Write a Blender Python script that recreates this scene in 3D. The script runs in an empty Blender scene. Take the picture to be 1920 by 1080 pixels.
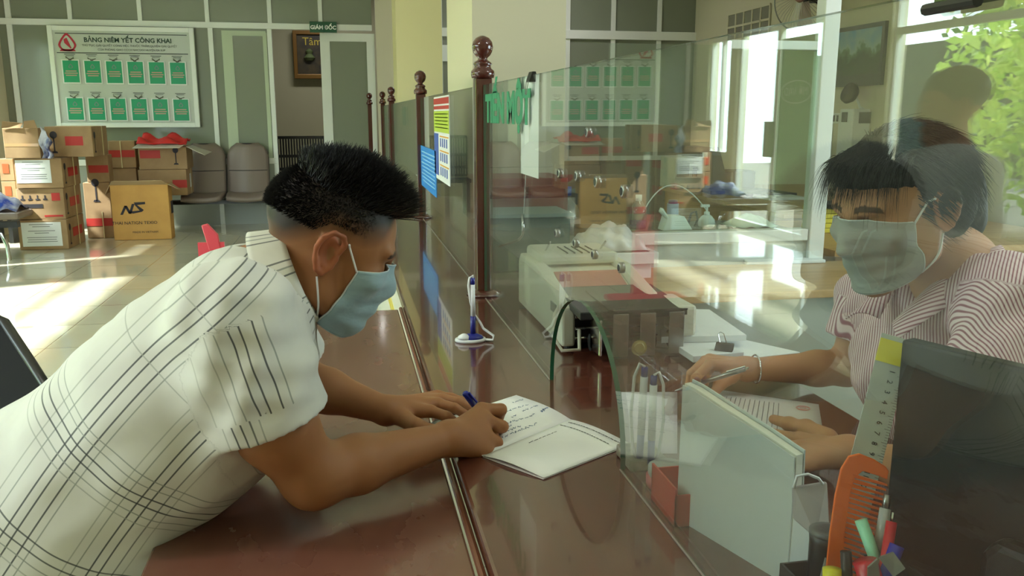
import bpy, math, random
import numpy as np
from mathutils import Vector, Matrix, Euler
random.seed(7); np.random.seed(7)
S = bpy.context.scene
COL = S.collection
# ---------------------------------------------------------------- camera
CAM_H = 1.38; FPX = 1600.0; PITCH = math.radians(11.5); YAW = math.radians(11.1)
cd = bpy.data.cameras.new('camera'); cam = bpy.data.objects.new('camera', cd); COL.objects.link(cam)
cd.sensor_width = 36.0; cd.lens = 36.0 * FPX / 1920.0; cd.clip_start = 0.05; cd.clip_end = 200
cam.location = (0, 0, CAM_H); cam.rotation_euler = Euler((math.pi/2 - PITCH, 0, -YAW), 'XYZ')
S.camera = cam
# ---------------------------------------------------------------- world, sun, exposure
S.view_settings.view_transform = 'Standard'; S.view_settings.look = 'None'
S.view_settings.gamma = 1.0; S.view_settings.use_curve_mapping = False
S.view_settings.exposure = 0.46
w = bpy.data.worlds.new('world'); S.world = w; w.use_nodes = True
nt = w.node_tree; bg = nt.nodes['Background']
bg.inputs[0].default_value = (.80, .90, 1.0, 1); bg.inputs[1].default_value = 10.0
sd = bpy.data.lights.new('sun', 'SUN'); sd.energy = 20.0; sd.angle = math.radians(3.0); sd.color = (1.0, .98, .95)
so = bpy.data.objects.new('sun', sd); COL.objects.link(so); so.location = (-12, 4, 14)
so.rotation_euler = Vector((-0.80, -0.30, 0.98)).to_track_quat('Z', 'Y').to_euler()
def area(name, loc, direction, sx, sy, energy, color=(1, 1, 1), portal=False):
    l = bpy.data.lights.new(name, 'AREA'); l.shape = 'RECTANGLE'; l.size = sx; l.size_y = sy; l.energy = energy; l.color = color
    o = bpy.data.objects.new(name, l); COL.objects.link(o); o.location = loc
    o.rotation_euler = Vector(direction).to_track_quat('-Z', 'Y').to_euler()
    if portal: l.cycles.is_portal = True
    return o
area('daylight_portal', (-4.02, 3.3, 1.35), (1, 0, 0), 7.2, 2.7, 1, portal=True)
area('daylight_portal', (4.95, 1.25, 1.6), (-1, 0, 0), 2.6, 1.7, 1, portal=True)  # portal in the added right-hand fill window
FILL_LAMPS = ((-2, 1), (2.6, 1), (0, 13), (2.4, 10.2))  # ceiling lamps added to brighten the room, none of them in view
for (lx, ly) in FILL_LAMPS: area('fill_lamp_light', (lx, ly, 3.33), (0, 0, -1), 1.2, .3, {(0, 13): 26, (2.4, 10.2): 16}.get((lx, ly), 20), (1, .98, .94))
cy = S.cycles
cy.use_denoising = True; cy.max_bounces = 10; cy.diffuse_bounces = 5; cy.glossy_bounces = 5; cy.transparent_max_bounces = 24
cy.transmission_bounces = 6; cy.caustics_reflective = False; cy.caustics_refractive = False; cy.sample_clamp_indirect = 6.0
# ---------------------------------------------------------------- projecting helpers: a viewing ray meets a real plane
_f = np.array([math.sin(YAW)*math.cos(PITCH), math.cos(YAW)*math.cos(PITCH), -math.sin(PITCH)])
_r = np.array([math.cos(YAW), -math.sin(YAW), 0.0]); _u = np.cross(_r, _f); _C = np.array([0, 0, CAM_H])
def ray(x, y): return _f*FPX + _r*(x-960) - _u*(y-540)
def pz(x, y, z): d = ray(x, y); return Vector(_C + d*(z-CAM_H)/d[2])
def px(x, y, X): d = ray(x, y); return Vector(_C + d*X/d[0])
def py(x, y, Y): d = ray(x, y); return Vector(_C + d*Y/d[1])
def pd(x, y, D): return Vector(_C + ray(x, y)/FPX*D)
def pl(x, y, A, n):
    d = ray(x, y); n = np.array(n); return Vector(_C + d*((np.array(A)-_C) @ n)/(d @ n))
# ---------------------------------------------------------------- materials
def lin(c):
    return tuple(((v/255)/12.92 if v/255 <= .04045 else ((v/255+.055)/1.055)**2.4) for v in c)
_m = {}
def mat(name, rgb=(128, 128, 128), rough=.5, metal=0, **kw):
    if name in _m: return _m[name]
    m = bpy.data.materials.new(name); m.use_nodes = True; _m[name] = m
    n = m.node_tree.nodes; L = m.node_tree.links; b = n['Principled BSDF']
    c = lin(rgb) + (1,)
    b.inputs['Base Color'].default_value = c; b.inputs['Roughness'].default_value = rough; b.inputs['Metallic'].default_value = metal
    if 'coat' in kw: b.inputs['Coat Weight'].default_value = kw['coat']; b.inputs['Coat Roughness'].default_value = kw.get('coatr', .05)
    if 'sss' in kw: b.inputs['Subsurface Weight'].default_value = kw['sss']; b.inputs['Subsurface Radius'].default_value = (.012, .004, .002); b.inputs['Subsurface Scale'].default_value = 1.0
    if 'sheen' in kw: b.inputs['Sheen Weight'].default_value = kw['sheen']
    if 'alpha' in kw: b.inputs['Alpha'].default_value = kw['alpha']
    if 'trans' in kw: b.inputs['Transmission Weight'].default_value = kw['trans']; b.inputs['IOR'].default_value = kw.get('ior', 1.45)
    if 'spec' in kw: b.inputs['Specular IOR Level'].default_value = kw['spec']
    if 'vary' in kw or 'bump' in kw:
        tc = n.new('ShaderNodeTexCoord'); mp = n.new('ShaderNodeMapping'); mp.inputs['Scale'].default_value = kw.get('stretch', (1, 1, 1))
        L.new(tc.outputs['Object'], mp.inputs['Vector'])
        ns = n.new('ShaderNodeTexNoise'); ns.inputs['Scale'].default_value = kw.get('scale', 8); ns.inputs['Detail'].default_value = 6
        L.new(mp.outputs[0], ns.inputs['Vector'])
        if 'vary' in kw:
            mx = n.new('ShaderNodeMix'); mx.data_type = 'RGBA'
            mx.inputs[6].default_value = c; mx.inputs[7].default_value = lin(kw['vary']) + (1,)
            rp = n.new('ShaderNodeValToRGB'); rp.color_ramp.elements[0].position, rp.color_ramp.elements[1].position = kw.get('ramp', (.35, .68))
            L.new(ns.outputs['Fac'], rp.inputs[0]); L.new(rp.outputs[0], mx.inputs[0]); L.new(mx.outputs[2], b.inputs['Base Color'])
        if 'rvary' in kw:
            mr = n.new('ShaderNodeMapRange'); mr.inputs['From Min'].default_value = .25; mr.inputs['From Max'].default_value = .8
            mr.inputs['To Min'].default_value = rough; mr.inputs['To Max'].default_value = kw['rvary']
            L.new(ns.outputs['Fac'], mr.inputs[0]); L.new(mr.outputs[0], b.inputs['Roughness'])
        if 'bump' in kw:
            n2 = n.new('ShaderNodeTexNoise'); n2.inputs['Scale'].default_value = kw.get('bscale', 200); n2.inputs['Detail'].default_value = 3
            L.new(mp.outputs[0], n2.inputs['Vector'])
            bp = n.new('ShaderNodeBump'); bp.inputs['Strength'].default_value = kw['bump']; bp.inputs['Distance'].default_value = kw.get('bdist', .001)
            L.new(n2.outputs['Fac'], bp.inputs['Height']); L.new(bp.outputs[0], b.inputs['Normal'])
    return m
def glass(name, tint=(235, 245, 238), f0=.04, rough=0.0, dirt=0.0):
    """Thin flat pane: what is behind shows straight through, the surface mirrors more the flatter it is seen."""
    if name in _m: return _m[name]
    m = bpy.data.materials.new(name); m.use_nodes = True; _m[name] = m
    n = m.node_tree.nodes; L = m.node_tree.links; n.clear()
    out = n.new('ShaderNodeOutputMaterial'); tr = n.new('ShaderNodeBsdfTransparent'); gl = n.new('ShaderNodeBsdfGlossy')
    tr.inputs[0].default_value = lin(tint) + (1,); gl.inputs['Roughness'].default_value = rough; gl.inputs[0].default_value = (1, 1, 1, 1)
    lw = n.new('ShaderNodeLayerWeight'); lw.inputs[0].default_value = .5
    pw = n.new('ShaderNodeMath'); pw.operation = 'POWER'; pw.inputs[1].default_value = 5
    mu = n.new('ShaderNodeMath'); mu.operation = 'MULTIPLY_ADD'; mu.inputs[1].default_value = 1-f0; mu.inputs[2].default_value = f0
    L.new(lw.outputs['Facing'], pw.inputs[0]); L.new(pw.outputs[0], mu.inputs[0])
    mx = n.new('ShaderNodeMixShader'); L.new(mu.outputs[0], mx.inputs[0]); L.new(tr.outputs[0], mx.inputs[1]); L.new(gl.outputs[0], mx.inputs[2])
    last = mx
    if dirt:
        df = n.new('ShaderNodeBsdfDiffuse'); df.inputs[0].default_value = (.75, .78, .75, 1)
        m2 = n.new('ShaderNodeMixShader'); m2.inputs[0].default_value = dirt
        L.new(mx.outputs[0], m2.inputs[1]); L.new(df.outputs[0], m2.inputs[2]); last = m2
    L.new(last.outputs[0], out.inputs[0]); return m
def emis(name, rgb, s=1):
    m = bpy.data.materials.new(name); m.use_nodes = True
    b = m.node_tree.nodes['Principled BSDF']; b.inputs['Emission Color'].default_value = lin(rgb)+(1,); b.inputs['Emission Strength'].default_value = s
    return m
# ---------------------------------------------------------------- mesh helpers
class MB:
    def __init__(s): s.v = []; s.f = []
    def add(s, v, f): o = len(s.v); s.v += [tuple(p) for p in v]; s.f += [tuple(i+o for i in q) for q in f]; return s
    def box(s, x0, x1, y0, y1, z0, z1, M=None):
        v = [Vector((x, y, z)) for x in (x0, x1) for y in (y0, y1) for z in (z0, z1)]
        e = ((len(s.v)//8) % 6)*1.5e-4*(1 if min(abs(x1-x0), abs(y1-y0), abs(z1-z0)) > .004 else 0)   # keeps joined boxes from sharing a plane
        cc = Vector(((x0+x1)/2, (y0+y1)/2, (z0+z1)/2)); v = [p+Vector([math.copysign(e, p[i]-cc[i]) for i in range(3)]) for p in v]
        if M: v = [M @ p for p in v]
        return s.add(v, [(0, 1, 3, 2), (4, 6, 7, 5), (0, 4, 5, 1), (2, 3, 7, 6), (0, 2, 6, 4), (1, 5, 7, 3)])
    def tube(s, path, r, n=10, caps=True):
        path = [Vector(p) for p in path]; rr = r if isinstance(r, (list, tuple)) else [r]*len(path)
        up = Vector((0, 0, 1)); rings = []; prev = None
        for i, p in enumerate(path):
            t = (path[min(i+1, len(path)-1)] - path[max(i-1, 0)]).normalized()
            a = (prev - t*prev.dot(t)) if prev else t.cross(up if abs(t.z) < .9 else Vector((1, 0, 0)))
            a.normalize(); prev = a; b = t.cross(a)
            rings.append([p + (a*math.cos(k*2*math.pi/n) + b*math.sin(k*2*math.pi/n))*rr[i] for k in range(n)])
        v = [q for R in rings for q in R]; f = []
        for i in range(len(path)-1):
            for k in range(n): k2 = (k+1) % n; f.append((i*n+k, i*n+k2, (i+1)*n+k2, (i+1)*n+k))
        if caps: f += [tuple(range(n-1, -1, -1)), tuple((len(path)-1)*n+k for k in range(n))]
        return s.add(v, f)
    def lathe(s, prof, loc, n=24, M=None):
        loc = Vector(loc); v = []; f = []
        for (r, z) in prof:
            for k in range(n):
                p = Vector((r*math.cos(2*math.pi*k/n), r*math.sin(2*math.pi*k/n), z))
                v.append((M @ p if M else p) + loc)
        for i in range(len(prof)-1):
            for k in range(n): k2 = (k+1) % n; f.append((i*n+k, i*n+k2, (i+1)*n+k2, (i+1)*n+k))
        f += [tuple(range(n-1, -1, -1)), tuple((len(prof)-1)*n+k for k in range(n))]
        return s.add(v, f)
    def prism(s, poly, off):
        """poly: list of 3D points (planar), off: extrusion vector"""
        n = len(poly); off = Vector(off); v = [Vector(p) for p in poly] + [Vector(p)+off for p in poly]
        f = [tuple(range(n-1, -1, -1)), tuple(range(n, 2*n))] + [(i, (i+1) % n, (i+1) % n+n, i+n) for i in range(n)]
        return s.add(v, f)
    def grid(s, fn, nu, nv, wrap=False):
        v = [fn(i/(nu-1 if not wrap else nu), j/(nv-1)) for i in range(nu) for j in range(nv)]
        f = [(i*nv+j, ((i+1) % nu)*nv+j, ((i+1) % nu)*nv+j+1, i*nv+j+1) for i in range(nu if wrap else nu-1) for j in range(nv-1)]
        return s.add(v, f)
    def build(s, name, m, parent=None, smooth=False, bevel=0, solid=0, **tags):
        me = bpy.data.meshes.new(name); me.from_pydata(s.v, [], s.f); me.validate(); me.update()
        import bmesh
        bm = bmesh.new(); bm.from_mesh(me); bmesh.ops.recalc_face_normals(bm, faces=bm.faces); bm.to_mesh(me); bm.free()
        return link(name, me, m, parent, smooth, bevel, solid, **tags)
def link(name, me, m, parent=None, smooth=False, bevel=0, solid=0, **tags):
    o = bpy.data.objects.new(name, me); COL.objects.link(o)
    if m: me.materials.append(m)
    if smooth:
        for p in me.polygons: p.use_smooth = True
    if solid: md = o.modifiers.new('s', 'SOLIDIFY'); md.thickness = solid; md.offset = 0
    if bevel: md = o.modifiers.new('b', 'BEVEL'); md.width = bevel; md.segments = 2; md.limit_method = 'ANGLE'
    if parent: attach(o, parent)
    for k, v in tags.items(): o[k] = v
    return o
def wloc(o):
    p = Vector(o.location)
    while o.parent: o = o.parent; p += Vector(o.location) if not o.get('_w') else Vector((0, 0, 0))
    return p
def attach(o, parent):
    o.parent = parent
    base = parent
    while base.parent: base = base.parent
    if parent is base: o.matrix_parent_inverse = Matrix.Translation(-Vector(base.location)) if base.rotation_euler.z == 0 else (Matrix.Translation(base.location) @ base.rotation_euler.to_matrix().to_4x4()).inverted()
def thing(name, label, cat, loc=(0, 0, 0), group=None):
    o = bpy.data.objects.new(name, None); COL.objects.link(o); o.location = loc; o.empty_display_size = .05
    o['label'] = label; o['category'] = cat
    if group: o['group'] = group
    return o
def tag(o, label, cat, group=None):
    o['label'] = label; o['category'] = cat
    if group: o['group'] = group
    return o
def dup(o, loc=None, label=None, group=None, parent=None):
    c = o.copy(); COL.objects.link(c)
    if parent: c.parent = parent
    if loc is not None: c.location = loc
    if label: c['label'] = label
    if group: c['group'] = group
    for ch in list(o.children): dup(ch, parent=c)
    return c
def struct(o): o['kind'] = 'structure'; return o
def sbox(name, m, *a, **k): return struct(MB().box(*a).build(name, m, **k))
def text(s, size, m, M, parent=None, name='lettering', depth=.0004, align='CENTER', sx=1.0, bold=0.0):
    cu = bpy.data.curves.new('t', 'FONT'); cu.body = s; cu.size = size; cu.extrude = depth; cu.align_x = align; cu.align_y = 'CENTER'; cu.resolution_u = 2
    cu.offset = bold
    o = bpy.data.objects.new('t', cu); COL.objects.link(o)
    dg = bpy.context.evaluated_depsgraph_get(); me = bpy.data.meshes.new_from_object(o.evaluated_get(dg))
    bpy.data.objects.remove(o); bpy.data.curves.remove(cu)
    me.transform(M @ Matrix.Diagonal((sx, 1, 1, 1)))
    me.materials.clear()
    return link(name, me, m, parent)
def frame_front(p):  # text plane facing -Y (towards the camera)
    return Matrix.Translation(p) @ Matrix.Rotation(math.pi/2, 4, 'X')
def frame_axes(p, ex, ey):
    ex = Vector(ex).normalized(); ey = Vector(ey); ey = (ey-ex*ey.dot(ex)).normalized(); ez = ex.cross(ey)
    M = Matrix.Identity(4)
    for i in range(3): M[i][0] = ex[i]; M[i][1] = ey[i]; M[i][2] = ez[i]; M[i][3] = p[i]
    return M
# ---------------------------------------------------------------- implicit surfaces for bodies: a smooth union, meshed by surface nets
class SDF:
    def __init__(s): s.p = []
    def rc(s, a, b, r1, r2=None, k=.01, op='add'):
        s.p.append(('rc', np.array(a, float), np.array(b, float), r1, r1 if r2 is None else r2, k, op)); return s
    def el(s, c, r, R=None, k=.01, op='add'):
        s.p.append(('el', np.array(c, float), np.array(r, float), np.eye(3) if R is None else np.array(R, float), None, k, op)); return s
    def chain(s, pts, rs, k=.01):
        for i in range(len(pts)-1): s.rc(pts[i], pts[i+1], rs[i], rs[i+1], k=k)
        return s
    def d1(s, q, P):
        if q[0] == 'rc':
            a, b, r1, r2 = q[1:5]; ba = b-a; l2 = max((ba@ba), 1e-12); h = np.clip(((P-a)@ba)/l2, 0, 1)
            return np.linalg.norm(P-a-h[:, None]*ba, axis=1) - (r1+(r2-r1)*h)
        c, r, R = q[1:4]; X = (P-c)@R
        k0 = np.linalg.norm(X/r, axis=1); k1 = np.linalg.norm(X/(r*r), axis=1)+1e-9
        return k0*(k0-1)/k1
    def ev(s, P, prims=None, mod=None):
        d = np.full(len(P), 10.0)
        for q in (s.p if prims is None else prims):
            e = s.d1(q, P); k = q[5]
            if q[6] == 'add':
                h = np.maximum(k-np.abs(d-e), 0)/k; d = np.minimum(d, e)-h*h*k*.25
            elif q[6] == 'sub':
                e = -e; h = np.maximum(k-np.abs(d-e), 0)/k; d = np.maximum(d, e)+h*h*k*.25
            else:
                h = np.maximum(k-np.abs(d-e), 0)/k; d = np.maximum(d, e)+h*h*k*.25
        return d
    def mesh(s, lo, hi, vox, mod=None, aux=None):
        lo = np.array(lo, float); hi = np.array(hi, float); B = 12
        nb = np.ceil((hi-lo)/vox/B).astype(int); N = nb*B
        V = np.empty(tuple(N), np.float32); rb = B*vox*.5*1.75
        g = np.stack(np.meshgrid(*[np.arange(B)]*3, indexing='ij'), -1).reshape(-1, 3)*vox
        cs = np.stack(np.meshgrid(*[np.arange(n) for n in nb], indexing='ij'), -1).reshape(-1, 3)
        C = lo + (cs*B + (B-1)*.5)*vox
        D = [s.d1(q, C) for q in s.p]; T = s.ev(C)
        if aux is not None: T = np.minimum(T, aux.ev(C))
        for i, c in enumerate(cs):
            sl = tuple(slice(c[j]*B, c[j]*B+B) for j in range(3))
            if abs(T[i]) > rb*1.5 + .02: V[sl] = T[i]; continue
            act = [q for j, q in enumerate(s.p) if D[j][i] < rb*1.3+q[5]+.012 or q[6] == 'int']
            P = lo + c*B*vox + g
            if not act and aux is None: V[sl] = T[i]; continue
            d = s.ev(P, act)
            if mod is not None: d = mod(P, d)
            V[sl] = d.reshape(B, B, B)
        return nets(V, lo, vox)
def nets(V, lo, vox):
    I = V < 0; nx, ny, nz = V.shape
    cnt = np.zeros((nx-1, ny-1, nz-1), np.int8)
    cor = [(a, b, c) for a in (0, 1) for b in (0, 1) for c in (0, 1)]
    for a, b, c in cor: cnt += I[a:nx-1+a, b:ny-1+b, c:nz-1+c]
    act = (cnt > 0) & (cnt < 8); idx = np.full(act.shape, -1, np.int64); cells = np.argwhere(act); idx[act] = np.arange(len(cells))
    acc = np.zeros((len(cells), 3)); num = np.zeros(len(cells))
    for i, p in enumerate(cor):
        for ax in range(3):
            if p[ax]: continue
            q = list(p); q[ax] = 1
            v0 = V[cells[:, 0]+p[0], cells[:, 1]+p[1], cells[:, 2]+p[2]]; v1 = V[cells[:, 0]+q[0], cells[:, 1]+q[1], cells[:, 2]+q[2]]
            m = (v0 < 0) != (v1 < 0); t = np.where(m, v0/np.where(m, v0-v1, 1), 0)
            pos = np.tile(np.array(p, float), (len(cells), 1)); pos[:, ax] += t
            acc[m] += pos[m]; num[m] += 1
    P = lo + (cells + acc/num[:, None])*vox
    F = []
    for ax in range(3):
        o1, o2 = [(1, 2), (2, 0), (0, 1)][ax]
        sl0 = [slice(1, -1)]*3; sl1 = [slice(1, -1)]*3; sl0[ax] = slice(0, V.shape[ax]-1); sl1[ax] = slice(1, V.shape[ax])
        A = I[tuple(sl0)]; Bb = I[tuple(sl1)]; e = np.argwhere(A != Bb)
        if len(e) == 0: continue
        flip = A[e[:, 0], e[:, 1], e[:, 2]]
        base = e.copy(); 
        for j in range(3):
            if j != ax: base[:, j] += 1
        def cell(d1, d2):
            c = base.copy(); c[:, o1] -= d1; c[:, o2] -= d2; return idx[c[:, 0], c[:, 1], c[:, 2]]
        q = np.stack([cell(1, 1), cell(0, 1), cell(0, 0), cell(1, 0)], 1)
        q[~flip] = q[~flip][:, ::-1]; F.append(q)
    F = np.concatenate(F); F = F[(F >= 0).all(1)]
    for _ in range(2):  # relax the net a little
        sm = np.zeros_like(P); n = np.zeros(len(P))
        for a, b in ((0, 1), (1, 2), (2, 3), (3, 0)):
            np.add.at(sm, F[:, a], P[F[:, b]]); np.add.at(sm, F[:, b], P[F[:, a]])
            np.add.at(n, F[:, a], 1); np.add.at(n, F[:, b], 1)
        P = P*.5 + .5*sm/np.maximum(n, 1)[:, None]
    return P, F
def np_mesh(name, P, F, m, parent=None, attr=None, **tags):
    me = bpy.data.meshes.new(name); me.vertices.add(len(P)); me.vertices.foreach_set('co', np.ascontiguousarray(P, dtype=np.float32).ravel())
    me.loops.add(len(F)*4); me.loops.foreach_set('vertex_index', F.astype(np.int32).ravel())
    me.polygons.add(len(F)); me.polygons.foreach_set('loop_start', np.arange(0, len(F)*4, 4, dtype=np.int32))
    me.polygons.foreach_set('use_smooth', np.ones(len(F), dtype=bool)); me.update(calc_edges=True); me.validate()
    if attr is not None:
        for k, A in attr.items():
            at = me.attributes.new(k, 'FLOAT_VECTOR', 'POINT'); at.data.foreach_set('vector', np.ascontiguousarray(A, dtype=np.float32).ravel())
    return link(name, me, m, parent, **tags)
# ================================================================ materials used by the place
M_cream = mat('cream_paint', (206, 200, 176), .75, bump=.15, bscale=60)
M_cream_lit = mat('sunlit_cream_paint', (244, 234, 186), .7, bump=.15, bscale=60)  # bright light on the far pillar, put into a paler, yellower cream
M_ceil = mat('ceiling_paint', (225, 224, 214), .9)
M_white = mat('white_aluminium', (222, 226, 222), .35)
M_greyp = mat('grey_green_panel', (150, 156, 148), .5)
M_pane = mat('tinted_glass_pane', (128, 134, 120), .16, spec=.5)
M_clear = glass('clear_glass', (244, 250, 246), .04)
M_screen = glass('teller_glass', (249, 253, 251), .078, 0, .010)
M_edge = mat('glass_edge', (24, 92, 66), .15)
M_wood = mat('mahogany_lacquer', (98, 54, 42), .14, coat=.8, coatr=.04, vary=(80, 42, 32), scale=5, stretch=(6, .6, 1), rvary=.2)
M_table = mat('worn_mahogany', (104, 60, 47), .2, coat=.6, coatr=.1, vary=(126, 86, 72), scale=5, stretch=(1.5, .8, 1), rvary=.34, ramp=(.2, .9))
M_post = mat('turned_mahogany', (74, 27, 18), .15, coat=.6)
M_lw = mat('light_wood', (186, 150, 98), .35, vary=(166, 128, 80), scale=3, stretch=(1, 9, 9))
M_chrome = mat('chrome', (215, 216, 218), .12, 1.0)
M_steel = mat('brushed_steel', (150, 150, 150), .3, 1.0)
M_black = mat('black_plastic', (20, 20, 21), .35)
M_dark = mat('dark_rubber', (30, 30, 32), .6)
M_paper = mat('white_paper', (238, 240, 240), .7)
M_paper2 = mat('printer_paper', (222, 226, 226), .75)
M_ink = mat('black_ink', (52, 54, 58), .8)
M_green = mat('teal_green_print', (24, 150, 108), .5)
M_red = mat('red_print', (176, 44, 38), .6)
M_card = mat('brown_cardboard', (164, 134, 100), .85, vary=(148, 118, 86), scale=6)
M_ocard = mat('orange_cardboard', (206, 158, 88), .8, vary=(194, 146, 80), scale=5)
M_lab = mat('white_label', (222, 224, 226), .6)
# floor with big polished tiles
M_floor = mat('polished_floor_tile', (200, 193, 172), .07, vary=(190, 182, 160), scale=1.2, coat=.4, coatr=.03)
_n = M_floor.node_tree.nodes; _L = M_floor.node_tree.links; _b = _n['Principled BSDF']
_src = _b.inputs['Base Color'].links[0].from_socket
_tc = _n.new('ShaderNodeTexCoord'); _br = _n.new('ShaderNodeTexBrick'); _br.offset = 0; _br.inputs['Scale'].default_value = 1.0
_br.inputs['Brick Width'].default_value = .6; _br.inputs['Row Height'].default_value = .6; _br.inputs['Mortar Size'].default_value = .003
_br.inputs['Mortar'].default_value = lin((120, 108, 84))+(1,)
_L.new(_tc.outputs['Object'], _br.inputs['Vector']); _L.new(_src, _br.inputs['Color1']); _L.new(_src, _br.inputs['Color2']); _L.new(_br.outputs['Color'], _b.inputs['Base Color'])

# ================================================================ room shell
XL, XR, YN, YB, ZC = -3.9, 4.77, -2.2, 11.4, 3.4
sbox('floor', M_floor, XL-.15, XR+.15, YN, 14.6, -.1, 0)
sbox('ceiling', M_ceil, XL-.15, XR+.15, YN, 14.6, ZC, ZC+.1)
wl = MB()
for (a, b, z0, z1) in ((YN, 0, 0, ZC), (0, 7.05, 2.65, ZC), (7.05, 8.2, 0, ZC), (8.2, 10.1, 2.4, ZC), (10.1, 10.3, 0, ZC), (10.3, 10.95, 0, .85), (10.3, 10.95, 2.35, ZC), (10.95, 14.6, 0, ZC)):
    wl.box(XL-.15, XL, a, b, z0, z1)
struct(wl.build('wall_left', M_cream))
wr = MB()
for (a, b, z0, z1) in ((YN, 0, 0, ZC), (0, 2.5, 0, .8), (0, 2.5, 2.45, ZC), (2.5, 14.6, 0, ZC)): wr.box(XR, XR+.15, a, b, z0, z1)
struct(wr.build('wall_right', M_cream))
sbox('wall_front', M_cream, XL-.15, XR+.15, YN-.15, YN, 0, ZC)
sbox('wall_back', mat('olive_beige_paint', (158, 156, 128), .8), XL-.15, XR+.15, 14.6, 14.75, 0, ZC)
# entrance glazing in the left wall
def glazed(name, X, y0, y1, z0, z1, nv, m=M_white, mid=None, fr=.05):
    fm = MB()
    for i in range(nv+1):
        y = y0 + (y1-y0)*i/nv; fm.box(X-.03, X+.03, max(y-fr/2, y0), min(y+fr/2, y1), z0, z1)
    fm.box(X-.03, X+.03, y0, y1, z0, z0+fr); fm.box(X-.03, X+.03, y0, y1, z1-fr, z1)
    if mid: fm.box(X-.03, X+.03, y0, y1, mid-.03, mid+.03)
    f = struct(fm.build(name, m)); MB().box(X-.004, X+.004, y0, y1, z0, z1).build('window_glass', M_clear, f); return f
glazed('window_1', XL-.07, 0, 7.05, 0, 2.65, 4, mid=2.1)
glazed('window_2', XL-.07, 10.3, 10.95, .85, 2.35, 2)
glazed('window_added_fill', XR+.07, 0, 2.5, .8, 2.45, 3)  # invented window out of view, added for fill light from the right
dr = glazed('door_1', XL-.07, 8.2, 10.1, 0, 2.4, 2, fr=.09)
gd = MB().box(XL-.055, XL-.05, 8.35, 9.1, .5, 2.2).build('green_notice', mat('green_banner', (120, 176, 132), .6), dr)
MB().box(XL-.03, XL+.05, 9.12, 9.15, .9, 1.3).box(XL-.03, XL+.05, 9.2, 9.23, .9, 1.3).build('door_handle', M_steel, dr)
M_bw = mat('white_print', (232, 240, 234), .6)
Mx = frame_axes((XL-.045, 8.72, 1.62), (0, 1, 0), (0, 0, 1))
text('MỞ VÀO', .13, M_bw, Mx, dr); ov = MB(); ov.tube([(XL-.045, 8.72+.33*math.cos(a*math.pi/16), 1.62+.12*math.sin(a*math.pi/16)) for a in range(33)], .006, 6); ov.build('oval_ring', M_bw, dr)

# back glazed partition at YB
PB = YB-.02
def bx(x, y=150): return py(x, y, PB).x
def bz(x, y): return py(x, y, PB).z
zr = 2.45; zl = .80
fr = MB(); pn = MB()
def vert(X, z0, z1, w=.05): fr.box(X-w/2, X+w/2, PB-.03, PB+.03, z0, z1)
vx = [XL+.06, bx(60, 20), bx(195, 20)-.25, bx(131, 20), bx(262, 20), bx(388, 20), bx(505, 20), bx(600, 20), bx(700, 20)]
for x in (131, 262, 388, 505, 600): vert(bx(x, 20), zr, ZC)
for x in (402, 511): vert(bx(x, 170), 0, zr, .055)
vert(XL+.12, 0, ZC, .06); vert(bx(45, 150)-.35, zl, zr)
fr.box(XL, bx(700), PB-.035, PB+.035, zr-.035, zr+.035)
fr.box(XL, bx(511), PB-.035, PB+.035, zl-.035, zl+.035)
p = struct(fr.build('wall_back_partition', M_white, bevel=.004))
MB().box(XL, bx(511), PB-.004, PB+.004, zl, ZC).box(bx(511), bx(700), PB-.004, PB+.004, zr, ZC).build('partition_pane', M_pane, p)
MB().box(XL, bx(511), PB-.02, PB+.02, .0, zl-.03).build('lower_panel', M_greyp, p)
MB().box(bx(421), bx(441), PB-.012, PB-.005, zl+.03, zr-.08).box(bx(421), bx(503), PB-.012, PB-.005, zr-.12, zr-.06).box(bx(421), bx(503), PB-.012, PB-.005, zl+.03, zl+.09).box(bx(497), bx(504), PB-.012, PB-.005, zl+.03, zr-.08).build('inner_sash', mat('pale_green_sash', (178, 190, 164), .4), p)
# door leaf beside the opening
d2 = MB(); xa, xb = bx(603), bx(704)
d2.box(xa, xa+.12, PB-.02, PB+.02, 0, 2.38).box(xb-.1, xb, PB-.02, PB+.02, 0, 2.38).box(xa, xb, PB-.02, PB+.02, 2.28, 2.38).box(xa, xb, PB-.02, PB+.02, 0, .6)
dd = struct(d2.build('door_2', M_white, bevel=.003)); MB().box(xa+.1, xb-.08, PB-.003, PB+.003, .55, 2.3).build('door_pane', M_pane, dd)
sbox('wall_back_pier', M_cream, xb+.02, bx(742), PB-.05, PB+.1, 0, ZC)
# right half of the partition
fr = MB(); zq = 2.42
for x in (826, 1063, 1147, 1232): vert(bx(x, 150), 0 if x < 900 else zl, ZC, .06)
fr.box(bx(742), XR, PB-.05, PB+.05, zq-.06, zq+.05).box(bx(742), XR, PB-.035, PB+.035, zl-.04, zl+.02)
p = struct(fr.build('wall_back_screen', M_white, bevel=.004))
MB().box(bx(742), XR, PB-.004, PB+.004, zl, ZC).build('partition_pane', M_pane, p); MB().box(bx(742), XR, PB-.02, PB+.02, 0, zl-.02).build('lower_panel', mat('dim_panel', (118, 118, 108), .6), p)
# pillars
sbox('trim_1', M_cream_lit, bx(743)*.83, bx(743)*.83+.48, 9.3, 9.9, 0, ZC)
_b1 = bpy.data.objects['trim_1']; _b1.name = 'wall_pillar_far'
sbox('wall_pillar_near', M_cream, .60, 1.04, 4.0, 4.95, 0, ZC)
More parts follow.
